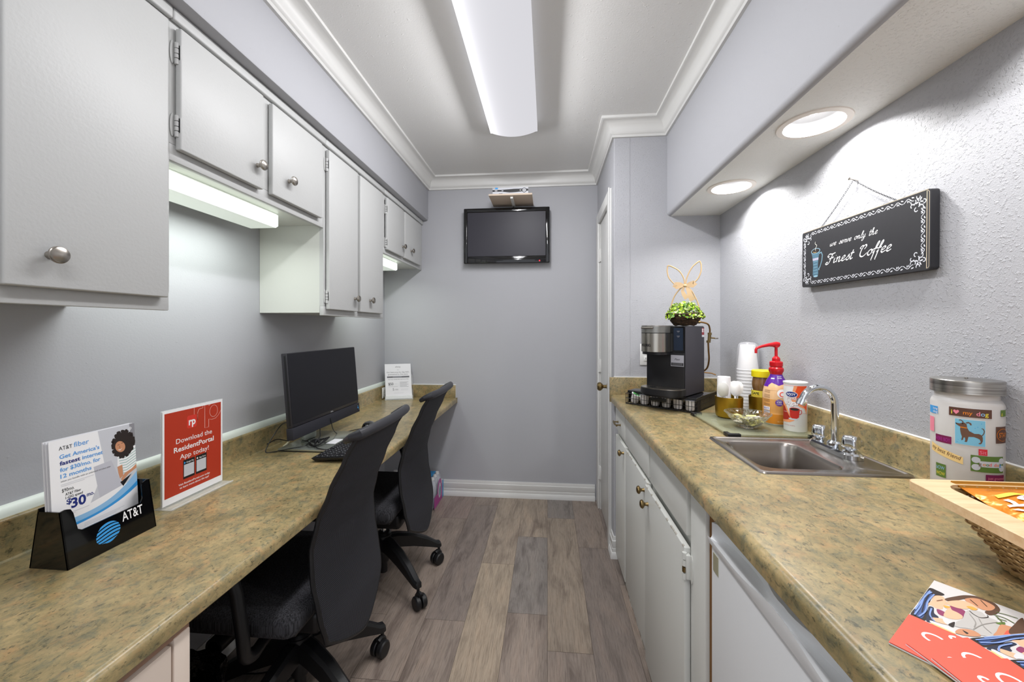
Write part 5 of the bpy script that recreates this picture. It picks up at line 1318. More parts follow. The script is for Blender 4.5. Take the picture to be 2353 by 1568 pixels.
# bagged cup stack
cx, cy = .890, 1.836
for k in range(14):
    z_ = ZT + .0008 + k * .0142
    lab = 'topmost foam cup, upside down, of the bagged stack' if k == 13 else ('bottom foam cup of the bagged upside-down stack' if k == 0 else 'foam cup nested inside the bagged upside-down stack')
    if k in (0, 13): 
        q = thing('foam_cup', lab, 'cup', (cx, cy, z_), 0, 'foam cups in the plastic sleeve')
        b = MB(); b.T = TM[q.name].copy(); cupmesh(b, Matrix.Translation((0, 0, .112)) @ Matrix.Rotation(PI, 4, 'X'), .112, .029, .042); b.build('cup_body', q)
        base = q if k == 0 else base
    else: copy_tree(base, (cx, cy, z_), label=lab)
t = thing('cup_sleeve_bag', 'crinkled clear plastic sleeve around the tall foam cup stack', 'bag', (cx, cy, ZT), 0)
def wb(a, z): return 1 + .030 * math.sin(5 * a + z * 40) + .018 * math.sin(11 * a - z * 70) + .012 * math.sin(17 * a + z * 150)
MB().lathe([(.0455, .002), (.047, .05), (.0465, .10), (.0465, .18), (.044, .23), (.041, .27), (.037, .296), (.028, .306), (.014, .309), (0, .310)], m_clearbag, 72, Matrix.Translation((cx, cy, ZT)), wob=wb).build('sleeve', t, fix=False)

# instant coffee jar
jx, jy = .872, 1.682
t = thing('coffee_jar', 'instant coffee jar with a yellow lid standing in the rear gold bin', 'jar', (jx, jy, ZG + .005), 0); T = Matrix.Translation((jx, jy, ZG + .005))
m_coffee = mat('coffee_seen_through_glass', '7c5a34', .15, coat=.6)
MB().lathe([(0, 0), (.036, 0), (.038, .004), (.038, .080), (.033, .095), (.0325, .104), (.0365, .118), (.037, .135), (.034, .152), (.033, .160), (0, .160)], m_coffee, 40, T).build('jar_body', t)
MB().lathe([(0, .158), (.0385, .158), (.0388, .160), (.0388, .182), (.036, .185), (0, .185)], m_yel, 44, T).build('lid', t)
P = Print()
P.rect(-.075, .060, .075, .104, i_yellow, 1, n=20); P.text('CAFE', -.046, .088, .009, i_black, 2, bold=.03, width=.034); P.text('CAMPBELO', -.052, .068, .010, i_black, 2, bold=.02, width=.056); P.line([(-.05, .084), (-.01, .084)], .0012, i_red, 2)
def cylmap(cx, cy, cz, r, a0): return lambda x, y, h: (cx + (r(y) if callable(r) else r) * math.cos(a0 + x / .038) + h * math.cos(a0 + x / .038), cy + (r(y) if callable(r) else r) * math.sin(a0 + x / .038) + h * math.sin(a0 + x / .038), cz + y)
P.emit(MB(), cylmap(jx, jy, ZG + .005, .0383, R(-115)), cut=.006).build('label', t, fix=False)

# creamer pump bottle
kx, ky = .866, 1.574
t = thing('creamer_bottle', 'orange and purple coffee creamer bottle with a red pump top', 'bottle', (kx, ky, ZG), 0); T = Matrix.Translation((kx, ky, ZG))
cream_prof = [(0, 0), (.040, 0), (.043, .004), (.0445, .012), (.0445, .040), (.0435, .046), (.0445, .052), (.0445, .095), (.0440, .115), (.0395, .140), (.0315, .162), (.0225, .178), (.0195, .186), (.021, .192), (.0245, .198), (.0245, .208), (.019, .215), (.0165, .219), (0, .219)]
def cr(y):
    for (r0, z0), (r1, z1) in zip(cream_prof[1:], cream_prof[2:]):
        if z0 <= y <= z1: return r0 + (r1 - r0) * (y - z0) / max(1e-6, z1 - z0) + .0004
    return .0449
m_crm = mat('creamer_wrap_tan', 'e8bd8e', .25); m_cro = mat('creamer_wrap_orange', 'd98b2c', .25); m_crp = mat('creamer_wrap_purple', '5a2496', .25)
b = MB(); seg = [(0, 3, m_wplast), (3, 6, m_cro), (6, 9, m_crm), (9, 12, m_crp), (12, 19, m_red)]
b.lathe(cream_prof[0:3], m_wplast, 44, T)
b.lathe(cream_prof[2:5], m_cro, 44, T); b.lathe(cream_prof[4:8], mat('creamer_wrap_amber', 'e0a35c', .25), 44, T); b.lathe(cream_prof[7:10], m_crm, 44, T); b.lathe(cream_prof[9:13], m_crp, 44, T); b.lathe(cream_prof[12:], m_red, 44, T)
b.build('bottle_body', t)
a0 = math.atan2(-ky, -kx) ; LM = lambda x, y, h: (kx + (cr(y) + h) * math.cos(a0 + x / .0445), ky + (cr(y) + h) * math.sin(a0 + x / .0445), ZG + y)
P = Print()
P.poly([(-.030, .146), (-.018, .156), (.0, .150), (.010, .146), (.022, .150), (.034, .152), (.034, .128), (-.030, .128)], m_crm, 1)
P.ell(.020, .118, .017, .016, i_white, 2); P.text('C', .010, .106, .018, i_coral, 3, bold=.02)
P.ell(.010, .084, .0125, .0125, i_purple, 2); P.text('ICED', .010, .083, .005, i_white, 3, al='C', bold=.02); P.text('COFFEE', .010, .0765, .0035, i_white, 3, al='C'); P.text('MAKES', .010, .090, .0035, i_white, 3, al='C')
for g, (ya, n_) in enumerate(((.128, 4), (.112, 5), (.094, 4), (.078, 3))):
    for k in range(n_): P.line([(-.044, ya - .003 * k), (-.020, ya - .003 * k)], .0007, i_brown, 2)
P.rect(-.046, .054, -.020, .066, i_white, 2).rect(-.046, .040, -.020, .052, i_lgrey, 2); P.text('30DAYS', -.045, .057, .0060, i_purple, 3, width=.022, bold=.01)
for k in range(3): P.line([(-.045, .049 - .003 * k), (-.022, .049 - .003 * k)], .0008, i_purple, 3)
P.rect(-.028, .169, -.008, .1735, i_lgrey, 2); P.text('SWEETENED', .006, .1775, .0035, i_white, 3); P.text('ORIGINAL', .006, .171, .0040, i_white, 3); P.text('58.7 FL OZ', .004, .012, .0045, i_cream, 2)
P.emit(MB(), LM, cut=.006, cuty=.006).build('label', t, fix=False)
b = MB(); b.lathe([(0, .216), (.0215, .216), (.0222, .218), (.0222, .232), (.020, .234), (.0135, .236), (.0135, .246), (.0105, .250), (.0065, .254), (0, .254)], m_red, 32, T, wob=lambda a, z: 1 + .02 * math.cos(26 * a)); b.build('pump_collar', t)
b = MB(); b.cyl((kx, ky, ZG + .25), (kx, ky, ZG + .296), .0052, m_red, seg=16)
dx, dy = -.985, -.17
b.tube([(kx + .010 * -dx, ky + .010 * -dy, ZG + .298), (kx, ky, ZG + .299), (kx + .030 * dx, ky + .030 * dy, ZG + .297), (kx + .060 * dx, ky + .060 * dy, ZG + .291), (kx + .078 * dx, ky + .078 * dy, ZG + .285), (kx + .081 * dx, ky + .081 * dy, ZG + .279), (kx + .081 * dx, ky + .081 * dy, ZG + .266)], [.0095, .0105, .0065, .0050, .0048, .0048, .0045], m_red, 14)
b.cyl((kx, ky, ZG + .288), (kx, ky, ZG + .300), .0095, m_red, seg=20); b.build('pump_head', t)

# sugar canister
gx, gy = .873, 1.470
t = thing('sugar_canister', 'red and white cardboard sugar canister beside the faucet', 'canister', (gx, gy, ZG), 0); T = Matrix.Translation((gx, gy, ZG)); rs = .0345
MB().lathe([(0, .0003), (rs - .001, .0003), (rs, .002), (rs, .166), (0, .166)], i_white, 48, T).build('tube', t)
b = MB(); b.lathe([(0, .1655), (rs + .0015, .1655), (rs + .002, .167), (rs + .002, .1715), (rs - .001, .1725), (rs - .003, .1700), (0, .1700)], m_wplast, 48, T); b.box(gx - .026, gy - .010, ZG + .170, gx + .006, gy + .016, ZG + .1745, m_wplast, bev=.002); b.build('lid', t)
a0 = math.atan2(-gy, -gx); LS = lambda x, y, h: (gx + (rs + .0003 + h) * math.cos(a0 + (x - .006) / rs), gy + (rs + .0003 + h) * math.sin(a0 + (x - .006) / rs), ZG + y)
m_o1 = INK('bright_orange_ink', 'e8501c'); m_o2 = INK('soft_orange_ink', 'f0a070'); m_o3 = INK('deep_red_ink', 'a8281c')
P = Print()
P.poly([(.002, .160), (.045, .160), (.045, .060), (.034, .082), (.020, .088), (-.004, .106), (-.008, .120), (-.002, .140)], m_o2, 1)
P.poly([(.012, .160), (.045, .160), (.045, .075), (.030, .090), (.018, .100), (.006, .120), (.006, .140)], m_o1, 2)
P.poly([(-.045, .105), (-.033, .100), (-.022, .088), (-.010, .060), (.004, .040), (-.010, .032), (-.030, .030), (-.045, .028)], m_o2, 1)
P.poly([(-.045, .092), (-.030, .086), (-.018, .066), (-.006, .044), (-.020, .040), (-.045, .036)], m_o3, 2)
for k in range(22): P.poly([(-.043 + .004 * k, .1610), (-.041 + .004 * k, .1610), (-.040 + .004 * k, .1595), (-.042 + .004 * k, .1595)], m_o1, 3)
P.ell(-.006, .130, .0185, .0105, i_white, 3).ell(-.006, .130, .0172, .0092, i_navy, 4); P.text("N'JOY", -.006, .1265, .0075, i_white, 5, al='C', bold=.02, width=.026)
P.text('PURE', -.004, .1115, .0105, i_white, 3, al='C', width=.029, bold=.005); P.text('sugar', -.004, .0945, .0145, i_white, 4, al='C', width=.045, bold=.035); P.text('sugar', -.0035, .0942, .0145, m_o3, 3, al='C', width=.0475, bold=.05); P.text('PURE', -.0035, .1112, .0105, m_o3, 2, al='C', width=.030, bold=.02)
P.poly([(-.011, .079), (.0185, .079), (.016, .052), (.010, .047), (-.004, .047), (-.009, .053)], INK('mug_red_ink', 'c02a20'), 3).ell(.0038, .079, .0148, .0062, INK('mug_rim_ink', 'd8483a'), 4).ell(.0038, .079, .0125, .0046, i_hair, 5)
P.line([(.017, .076), (.023, .077), (.0245, .070), (.021, .063), (.016, .062)], .0020, INK('mug_red_ink', 'c02a20'), 4); P.ell(.000, .045, .014, .0035, i_lgrey, 2)
P.line([(.025, .066), (.042, .066)], .0006, m_o1, 3); P.text('one sip perfection', -.036, .066, .0026, i_white, 3, width=.018, shear=.3); P.text('NET WT. 20 OZ. (1.25 LB) 567g', -.031, .020, .0028, m_o3, 3, width=.036)
P.emit(MB(), LS, cut=.005).build('label', t, fix=False)

# cut glass bowl with packets
bx, by = .7246, 1.496
t = thing('glass_bowl', 'scalloped cut-glass candy bowl on the glass board', 'bowl', (bx, by, ZG), 0); T = Matrix.Translation((bx, by, ZG))
m_cut = mat('cut_glass', 'f4faf6', .02, trans=1, ior=1.38, alpha=.62)
def facet(a, z): return 1 + .040 * math.cos(14 * a + (PI if int(z / .0095) % 2 else 0)) * (1 if z > .004 else 0) + (.03 * abs(math.cos(7 * a)) if z > .049 else 0)
prof = [(0, .0004), (.026, .0004), (.030, .002), (.034, .008), (.043, .0165), (.052, .026), (.060, .0355), (.067, .045), (.073, .0525), (.0755, .054), (.0735, .055), (.068, .050), (.062, .0415), (.054, .0310), (.045, .0215), (.036, .013), (.028, .0075), (0, .006)]
MB().lathe(prof, m_cut, 56, T, wob=facet).build('bowl_body', t, smooth=0)
random.seed(9); mp1 = mat('yellow_packet_paper', 'e6df8a', .5); mp2 = mat('pale_packet_paper', 'efeadb', .5)
for k in range(11):
    a = k * 2.4; q = .030 * math.sqrt(((k % 6) + .4) / 6); px, py = bx + q * math.cos(a), by + q * math.sin(a); pz = ZG + .0125 + .0028 * k
    lab = 'topmost cream sweetener packet in the glass bowl' if k == 10 else 'yellow sweetener packet lying in the glass bowl'
    tt = thing('sweetener_packet', lab, 'packet', (px, py, pz), a * 1.7, 'sweetener packets in the glass bowl' if k < 10 else None); b = MB(); b.T = TM[tt.name] @ Matrix.Rotation(random.uniform(-.18, .18), 4, 'X') @ Matrix.Rotation(random.uniform(-.18, .18), 4, 'Y')
    s_ = .7 if k < 2 else 1
    b.shell(lambda u, v: ((u - .5) * .046 * s_, (v - .5) * .032 * s_, .0009 + .0012 * math.sin(PI * u) * math.sin(PI * v)), 6, 6, mp2 if k % 3 == 1 or k == 10 else mp1, lambda u, v: (0, 0, -.0004 - .0024 * math.sin(PI * u) * math.sin(PI * v))); b.build('packet_body', tt)

# dog treat jar
dxj, dyj, rj = .885, .915, .0525
t = thing('treat_jar', 'tall frosted glass jar covered in dog stickers with a steel lid', 'jar', (dxj, dyj, ZT), 0); T = Matrix.Translation((dxj, dyj, ZT))
m_jar = mat('milky_jar_glass', 'e6e4e2', .35, alpha=.55)
MB().lathe([(0, .0004), (.044, .0004), (.050, .004), (.0525, .010), (.0525, .214), (.0500, .221), (.0465, .225), (.0465, .240), (.0445, .240), (.0445, .224), (.0505, .214), (.0505, .012), (.044, .006), (0, .006)], m_jar, 64, T).build('jar_body', t)
MB().lathe([(0, .262), (.045, .264), (.0525, .2635), (.0535, .262), (.0535, .2365), (.052, .236), (.052, .245), (0, .245)], m_steel, 64, T).lathe([(0, .2632), (.003, .2645), (.003, .267), (0, .268)], m_nick, 14, T).build('lid', t)
a0 = math.atan2(-dyj, -dxj); LJ = lambda x, y, h: (dxj + (rj + .0004 + h) * math.cos(a0 + x / rj), dyj + (rj + .0004 + h) * math.sin(a0 + x / rj), ZT + y)
m_bs = INK('sticker_brown', '5a3c30'); m_ds = INK('dog_brown', '6a4c3c'); m_cy = INK('sticker_sky', '7cc0de')
P = Print(); n_ = 8
P.rect(-.0245, .190, .0365, .209, i_white, 1, n_).rect(-.024, .1905, .036, .2085, m_bs, 2, n_)
P.text('i', -.0205, .1945, .0085, i_yellow, 3, bold=.01); P.poly([(-.0135, .1945), (-.0175, .1995), (-.0172, .2025), (-.0150, .2035), (-.0135, .2015), (-.0118, .2035), (-.0096, .2025), (-.0094, .1995)], i_pink, 3)
P.text('my', -.004, .1955, .0075, i_orange, 3, bold=.008, width=.0125); P.text('d', .0135, .1950, .0080, i_pink, 3, bold=.012); P.text('o', .0195, .1950, .0080, i_pblue, 3, bold=.012); P.text('g', .0255, .1950, .0080, i_yellow, 3, bold=.012)
P.rect(-.0155, .1335, .0265, .186, i_white, 1, n_).rect(-.015, .134, .026, .1855, m_cy, 2, n_)
dog = [(-.0130, .1765), (-.0085, .1762), (-.0050, .1785), (-.0020, .1790), (.0008, .1760), (.0015, .1690), (.0040, .1630), (.0110, .1585), (.0170, .1590), (.0205, .1570), (.0222, .1520), (.0222, .1450), (.0205, .1400), (.0185, .1385), (.0160, .1395), (.0195, .1430), (.0180, .1480), (.0150, .1500), (.0100, .1520), (.0030, .1510), (.0020, .1440), (.0010, .1400), (-.0020, .1400), (-.0010, .1440), (-.0015, .1490), (-.0035, .1480), (-.0040, .1435), (-.0065, .1420), (-.0060, .1455), (-.0055, .1500), (-.0070, .1560), (-.0080, .1640), (-.0075, .1695), (-.0100, .1710), (-.0135, .1740)]
P.poly(dog, m_ds, 3); P.line([(-.0040, .1785), (-.0045, .1815), (-.0075, .1835), (-.0095, .1825)], .0016, m_ds, 3).line([(0, .1785), (.0030, .1800), (.0055, .1785), (.0065, .1750)], .0024, m_ds, 3)
P.line([(.0210, .1555), (.0235, .1600), (.0245, .1650), (.0230, .1695), (.0205, .1705)], .0014, m_ds, 3); P.line([(-.0078, .1690), (.0012, .1685)], .0018, i_orange, 4); P.ell(-.0045, .1768, .0010, .0012, i_black, 4); P.ell(-.0132, .1758, .0011, .0010, i_black, 4)
for k in range(9): P.ell(-.012 + (k * .0137) % .036, .138 + (k * .0171) % .044, .0009, .0006, i_sky, 2, n=8)
P.rect(-.0495, .129, -.0195, .146, i_white, 1, 4).rect(-.049, .1295, -.020, .1455, i_plum, 2, 4); P.text('HERE BOY', -.0475, .1335, .0072, i_mag, 3, width=.0255)
P.poly([(-.060, .126), (-.004, .1075), (-.004, .0930), (-.060, .108)], i_cream, 2); P.text('my best friend', -.0575, .1135, .0080, i_brown, 3, width=.051, rot=-.26)
P.rect(.0165, .1165, .0290, .129, INK('sit_red', 'd83040'), 2, 2); P.text('Sit', .0180, .1190, .0065, i_pink, 3, width=.0095)
P.rect(.0060, .0830, .0590, .1155, i_green, 2, n_)
P.poly([(.0175, .1050), (.0500, .1050), (.0500, .0935), (.0175, .0935)], i_lgrey, 3)
for (x_, y_) in ((.0130, .1065), (.0130, .0920), (.0545, .1065), (.0545, .0920)): P.ell(x_, y_, .0060, .0062, i_lgrey, 3)
for ch, x_, c_ in (('g', .0165, i_brown), ('o', .0220, i_orange), ('o', .0268, i_green), ('d', .0315, i_coral), ('d', .0395, i_coral), ('o', .0445, i_orange), ('g', .0490, i_sky)): P.text(ch, x_, .0960, .0062, c_, 4, bold=.008)
P.rect(.0265, .0660, .0620, .0790, i_plum, 2, 6); P.text('just groomed', .0300, .0695, .0050, i_pink, 3, width=.031)
P.rect(-.0480, .0560, -.0290, .0840, i_green, 2, 3); P.text('bOW', -.0465, .0720, .0070, i_pblue, 3, width=.0155); P.text('WOW', -.0470, .0600, .0070, i_yellow, 3, width=.0165)
P.rect(.0430, .1420, .0700, .1750, m_bs, 2, 5); P.ell(.0590, .1585, .0145, .0125, i_orange, 3).ell(.0590, .1585, .0138, .0118, m_bs, 4); P.text('STAY', .0490, .1540, .0090, i_orange, 5, width=.020)
P.rect(-.0700, .1880, -.0440, .2040, i_sky, 2, 4); P.text('dog', -.0560, .1900, .0055, i_white, 3); P.text('king', -.0560, .1970, .0050, i_white, 3); P.rect(-.0700, .1480, -.0530, .1800, i_pink, 2, 3); P.rect(.0530, .1950, .0700, .2080, i_green, 2, 3); P.text('g', .0545, .1980, .0055, i_yellow, 3)
P.emit(MB(), LJ, .00015, cut=.007).build('stickers', t, fix=False)
random.seed(15); b = MB(); m_tr = mat('tan_dog_treat', 'c09468', .8)
for k in range(46):
    a = random.random() * 6.28; q = .036 * random.random() ** .5; b.ball((dxj + q * math.cos(a), dyj + q * math.sin(a), ZT + .018 + .058 * random.random()), .009, m_tr, (1.3, .8, .7), 8)
o = b.build('dog_treats', t); o['kind'] = 'stuff'

# ------------------------------------------------------------------ wicker snack basket
BX0, BX1, BY0, BY1, ZR_ = .635, .922, .350, .757, 1.018
def flare(b):                                   # the basket narrows away from the viewer's side
    b.v = [Vector((p.x - (BY1 - p.y) * .143 * min(1, max(0, (BX1 - p.x) / (BX1 - BX0))), p.y, p.z)) for p in b.v]; return b
t = thing('wicker_basket', 'wicker basket with a pale maple rim full of snack bags', 'basket', (.77, .54, ZT), 0)
b = MB(); out = rrect(BX0, BY0, BX1, BY1, .012, 4); inn = rrect(BX0 + .040, BY0 + .040, BX1 - .040, BY1 - .022, .026, 4); n = len(out)
loops = [[(x, y, ZR_ - .015) for x, y in inn], [(x, y, ZR_ - .015) for x, y in out], [(x, y, ZR_ - .001) for x, y in out], [(x + (.001 if x < .75 else -.001), y, ZR_) for x, y in out], [(x, y, ZR_) for x, y in inn], [(x, y, ZR_ - .015) for x, y in inn]]
vs = [p for l in loops for p in l]; fs = []
for i in range(5):
    for j in range(n): k = (j + 1) % n; fs.append((i * n + j, i * n + k, (i + 1) * n + k, (i + 1) * n + j))
b.add(vs, fs, m_maple); flare(b); b.build('wooden_rim', t, smooth=40)
b = MB(); per_n = 232
def per(q, ins, r_):
    pts = rrect(BX0 + ins, BY0 + ins, BX1 - ins, BY1 - ins, r_, 6); L_ = [0]
    for i in range(len(pts)): a, c_ = Vector(pts[i]), Vector(pts[(i + 1) % len(pts)]); L_.append(L_[-1] + (c_ - a).length)
    s_ = (q % 1) * L_[-1]
    for i in range(len(pts)):
        if s_ <= L_[i + 1]: a, c_ = Vector(pts[i]), Vector(pts[(i + 1) % len(pts)]); u_ = (s_ - L_[i]) / max(1e-9, L_[i + 1] - L_[i]); p = a + (c_ - a) * u_; tt = (c_ - a).normalized(); return p, Vector((tt.y, -tt.x))
    return Vector(pts[0]), Vector((1, 0))
NS = 58; rows = 23
for r_i in range(rows):
    q = r_i / (rows - 1); z_ = ZT + .0075 + (.091) * q; ins = .074 - .050 * q
    pts = []
    for k in range(per_n):
        p, nn_ = per(k / per_n, ins, .03); of = .0021 * math.cos(PI * NS * k / per_n + PI * r_i); pts.append((p.x + nn_.x * of, p.y + nn_.y * of, z_ + .0012 * math.sin(2 * PI * k / 14)))
    b.tube(pts, .0016, m_wick, 5, closed=True)
for k in range(NS):
    ln = []
    for j in range(6): q = j / 5; p, nn_ = per((k + .5) / NS, .076 - .052 * q, .03); ln.append((p.x, p.y, ZT + .003 + .100 * q))
    b.tube(ln, .0015, m_wick, 5)
for j in range(3): 
    pts = []
    for k in range(per_n): p, nn_ = per(k / per_n, .074 - .002 * j, .03); pts.append((p.x + nn_.x * .003 * math.cos(2 * PI * 30 * k / per_n + j * 2), p.y + nn_.y * .003 * math.cos(2 * PI * 30 * k / per_n + j * 2), ZT + .0032 + .0025 * j))
    b.tube(pts, .0026, m_wick, 5, closed=True)
b.box(BX0 + .078, BY0 + .078, ZT + .002, BX1 - .078, BY1 - .078, ZT + .005, m_wick); flare(b); b.build('woven_body', t)
m_bag = mat('orange_foil_snack_bag', 'dd8418', .28, .25, bump=(26, .5, .01, 3)); m_bagd = mat('golden_foil_crimp', 'b0761a', .3, .4)
def snack(c, rz, rx, w_, h_, lab, texts=True, ry=0):
    t = thing('snack_bag', lab, 'snack bag', c, rz); Tm = Matrix.Translation(c) @ Matrix.Rotation(rz, 4, 'Z') @ Matrix.Rotation(ry, 4, 'Y') @ Matrix.Rotation(rx, 4, 'X')
    def f(s_):
        def g(u, v):
            e = (math.sin(PI * u) ** .6) * (math.sin(PI * min(max((v - .04) / .92, 0), 1)) ** .7); wr = .0025 * math.sin(u * 23 + v * 9) * e + .002 * math.sin(v * 31 - u * 7) * e
            return ((u - .5) * w_ * (1 - .05 * e), (v - .5) * h_, s_ * (.020 * e + .0006) + wr)
        return g
    b = MB(); b.T = Tm; b.grid(f(1), 24, 24, m_bag); b.grid(f(-1), 24, 24, m_bag); b.build('bag_body', t)
    b = MB(); b.T = Tm
    for sg in (-1, 1):
        for k in range(6): y_ = sg * (h_ / 2 + .0018 + .0028 * k); b.box(-w_ / 2, y_ - .0016, -.0010 - .0005 * (k % 2), w_ / 2, y_ + .0016, .0010 + .0005 * (k % 2), m_bagd)
    for k in range(30): b.box(-w_ / 2 + w_ * k / 30, h_ / 2 + .016, -.0008, -w_ / 2 + w_ * (k + .6) / 30, h_ / 2 + .0195, .0008, m_bagd)
    b.build('crimped_edge', t)
    if texts:
        P = Print()
        P.poly([(-.055, .030), (-.030, .046), (-.010, .028), (.012, .048), (.035, .026), (.055, .040), (.055, .012), (-.055, .008)], i_orange, 1)
        P.text('HARVEST', 0, -.014, .016, i_white, 3, al='C', width=w_ * .88, bold=.04); P.text('CHEDDAR', 0, .008, .016, i_white, 3, al='C', width=w_ * .88, bold=.04)
        P.text('NET WT 1 1/2 OZ (42.5g)', -w_ * .36, -.047, .0048, i_brown, 3, width=w_ * .32); P.text('MULTIGRAIN SNACKS', w_ * .03, -.047, .0048, i_brown, 3, width=w_ * .33)
        P.rect(-.050, -.046, -.030, -.030, i_yellow, 2).rect(-.047, -.043, -.033, -.033, i_black, 3); P.text('SunChips', 0, .038, .013, i_white, 3, al='C', width=w_ * .55, bold=.03); P.rect(-w_ * .4, -.026, w_ * .4, -.020, i_yellow, 2)
        g = f(1)
        def mp(x, y, h): p = g(x / w_ + .5, y / h_ + .5); return (p[0], p[1], p[2] + .0012 + h)
        b = MB(); b.T = Tm; P.emit(b, mp, cut=.006, cuty=.006).build('print', t, fix=False)
snack((.784, .676, 1.000), R(180), R(-15), .172, .112, 'orange harvest cheddar snack bag lying uppermost in the basket, print upside down')
snack((.752, .662, .984), R(199), R(-16), .13, .105, 'orange snack bag tucked into the left front of the basket', False)
snack((.770, .500, .975), R(10), R(4), .17, .15, 'orange snack bag at the bottom of the basket under the others', False)

# ------------------------------------------------------------------ booklets
def booklet(A, ang, z_, lab, k):
    t = thing('booklet', lab, 'booklet', (A[0], A[1], z_), 0, 'red photo booklets fanned on the counter')
    ca, sa = math.cos(ang), math.sin(ang); u_ = Vector((ca, sa, 0)); v_ = Vector((-sa, ca, 0))  # u: short side from the photo edge to the red edge
    Wb, Lb = .209, .285; o_ = Vector((A[0], A[1], z_))
    def f(x, y, h=0): return o_ + u_ * x + v_ * y + Vector((0, 0, h))
    b = MB(); vs = [f(x, y, h) for h in (0, .0018) for x, y in ((0, 0), (Wb, 0), (Wb, Lb), (0, Lb))]
    b.add(vs, [(0, 1, 2, 3), (4, 5, 6, 7), (0, 1, 5, 4), (1, 2, 6, 5), (2, 3, 7, 6), (3, 0, 4, 7)], m_paper)
    P = Print(); X = .127
    P.rect(X, 0, Wb, Lb, i_coral, 1); P.rect(0, 0, X, Lb, INK('photo_wall_ink', 'd4d2d0'), 1)
    # friends eating round a table, printed in flat shapes (millimetres from the photo corner)
    ink = {'hair': i_hair, 'haird': INK('navy_hair_ink', '232c44'), 'bluehair': INK('denim_hair_ink', '3c5488'), 'skin': i_skin, 'skin2': i_skin2, 'maroon': INK('maroon_top_ink', '8e3a62'), 'brown': INK('long_brown_hair_ink', '5a4030'),
           'orange': INK('melon_ink', 'e8a84c'), 'blouse': INK('cream_blouse_ink', 'bdbab6'), 'white': INK('plate_white_ink', 'd8d8da'), 'dark': i_hair, 'cream': i_cream, 'green': i_green, 'red': i_coral, 'necklace': i_hair, 'fold': INK('blouse_fold_ink', '98948f'),
           'eye': i_brown, 'eye2': i_hair, 'leaf': INK('dark_leaf_ink', '5d6a40'), 'streak': INK('pale_hair_streak_ink', '7f9ad0'), 'streak2': i_hair}
    for q_, (nm, pl) in enumerate([
        ('hair', [(32, 0), (29, 8), (34, 16), (53, 8), (75, 9), (87, 9), (101, 12), (125, 14), (126, 1), (96, 1), (68, 0)]),
        ('bluehair', [(41, 1), (48, 7), (68, 7), (87, 9), (120, 11), (121, 6), (113, 2), (92, 1), (72, 1)]),
        ('haird', [(85, 10), (82, 14), (96, 17), (102, 22), (120, 20), (124, 15), (102, 12)]),
        ('skin2', [(51, 8), (42, 12), (41, 16), (50, 20), (57, 23), (64, 20), (76, 21), (81, 16), (79, 12), (80, 8), (65, 9)]),
        ('maroon', [(60, 25), (56, 28), (57, 38), (79, 39), (72, 32), (69, 27)]),
        ('maroon', [(82, 17), (82, 24), (93, 25), (93, 20)]),
        ('skin2', [(66, 20), (61, 25), (68, 28), (69, 33), (73, 38), (82, 38), (92, 32), (93, 25), (80, 24), (70, 24)]),
        ('brown', [(45, 18), (25, 25), (10, 32), (-1, 43), (-1, 54), (13, 62), (31, 61), (42, 56), (36, 52), (18, 57), (6, 50), (21, 34), (39, 27), (48, 22)]),
        ('skin', [(22, 33), (11, 38), (6, 45), (8, 54), (14, 58), (27, 56), (34, 50), (32, 43), (28, 35)]),
        ('skin2', [(54, 20), (37, 27), (29, 34), (32, 44), (39, 46), (41, 39), (48, 39), (56, 33), (58, 25)]),
        ('orange', [(43, 37), (37, 41), (39, 46), (46, 43)]),
        ('orange', [(66, 20), (62, 23), (63, 26), (70, 23)]),
        ('blouse', [(54, 39), (42, 49), (49, 55), (49, 63), (60, 67), (84, 67), (95, 64), (102, 56), (97, 49), (107, 37), (95, 36), (80, 39)]),
        ('skin2', [(111, 17), (102, 25), (103, 31), (111, 31), (116, 21)]),
        ('white', [(100, 25), (97, 27), (100, 34), (95, 35), (108, 36), (110, 29)]),
        ('dark', [(106, 32), (97, 35), (111, 36), (111, 32)]),
        ('white', [(118, 19), (117, 38), (120, 40), (125, 38), (124, 20)]),
        ('cream', [(123, 21), (124, 38), (126, 38), (126, 21)]),
        ('skin', [(122, 39), (108, 41), (99, 50), (103, 57), (113, 52), (120, 45)]),
        ('dark', [(109, 43), (110, 48), (114, 47)]),
        ('green', [(57, 63), (45, 69), (54, 69)]),
        ('skin', [(56, 67), (51, 73), (52, 76), (69, 73), (80, 71), (90, 65), (77, 66)]),
        ('red', [(63, 73), (68, 77), (79, 72)]),
        ('brown', [(24, 78), (16, 81), (55, 85), (70, 76), (61, 74), (42, 76)]),
        ]):
        cp_ = [Vector(p) for p in pl]; m_ = len(cp_); sm = []
        for a_ in range(m_):
            p0, p1, p2, p3 = cp_[a_ - 1], cp_[a_], cp_[(a_ + 1) % m_], cp_[(a_ + 2) % m_]
            for s_ in (0, .25, .5, .75): sm.append(.5 * (2 * p1 + (p2 - p0) * s_ + (2 * p0 - 5 * p1 + 4 * p2 - p3) * s_ * s_ + (3 * p1 - p0 - 3 * p2 + p3) * s_ ** 3))
        P.poly([(min(max(p.x / 1000, .0005), X + .0005), max(p.y / 1000, .0004)) for p in sm], ink[nm], 2 + q_)
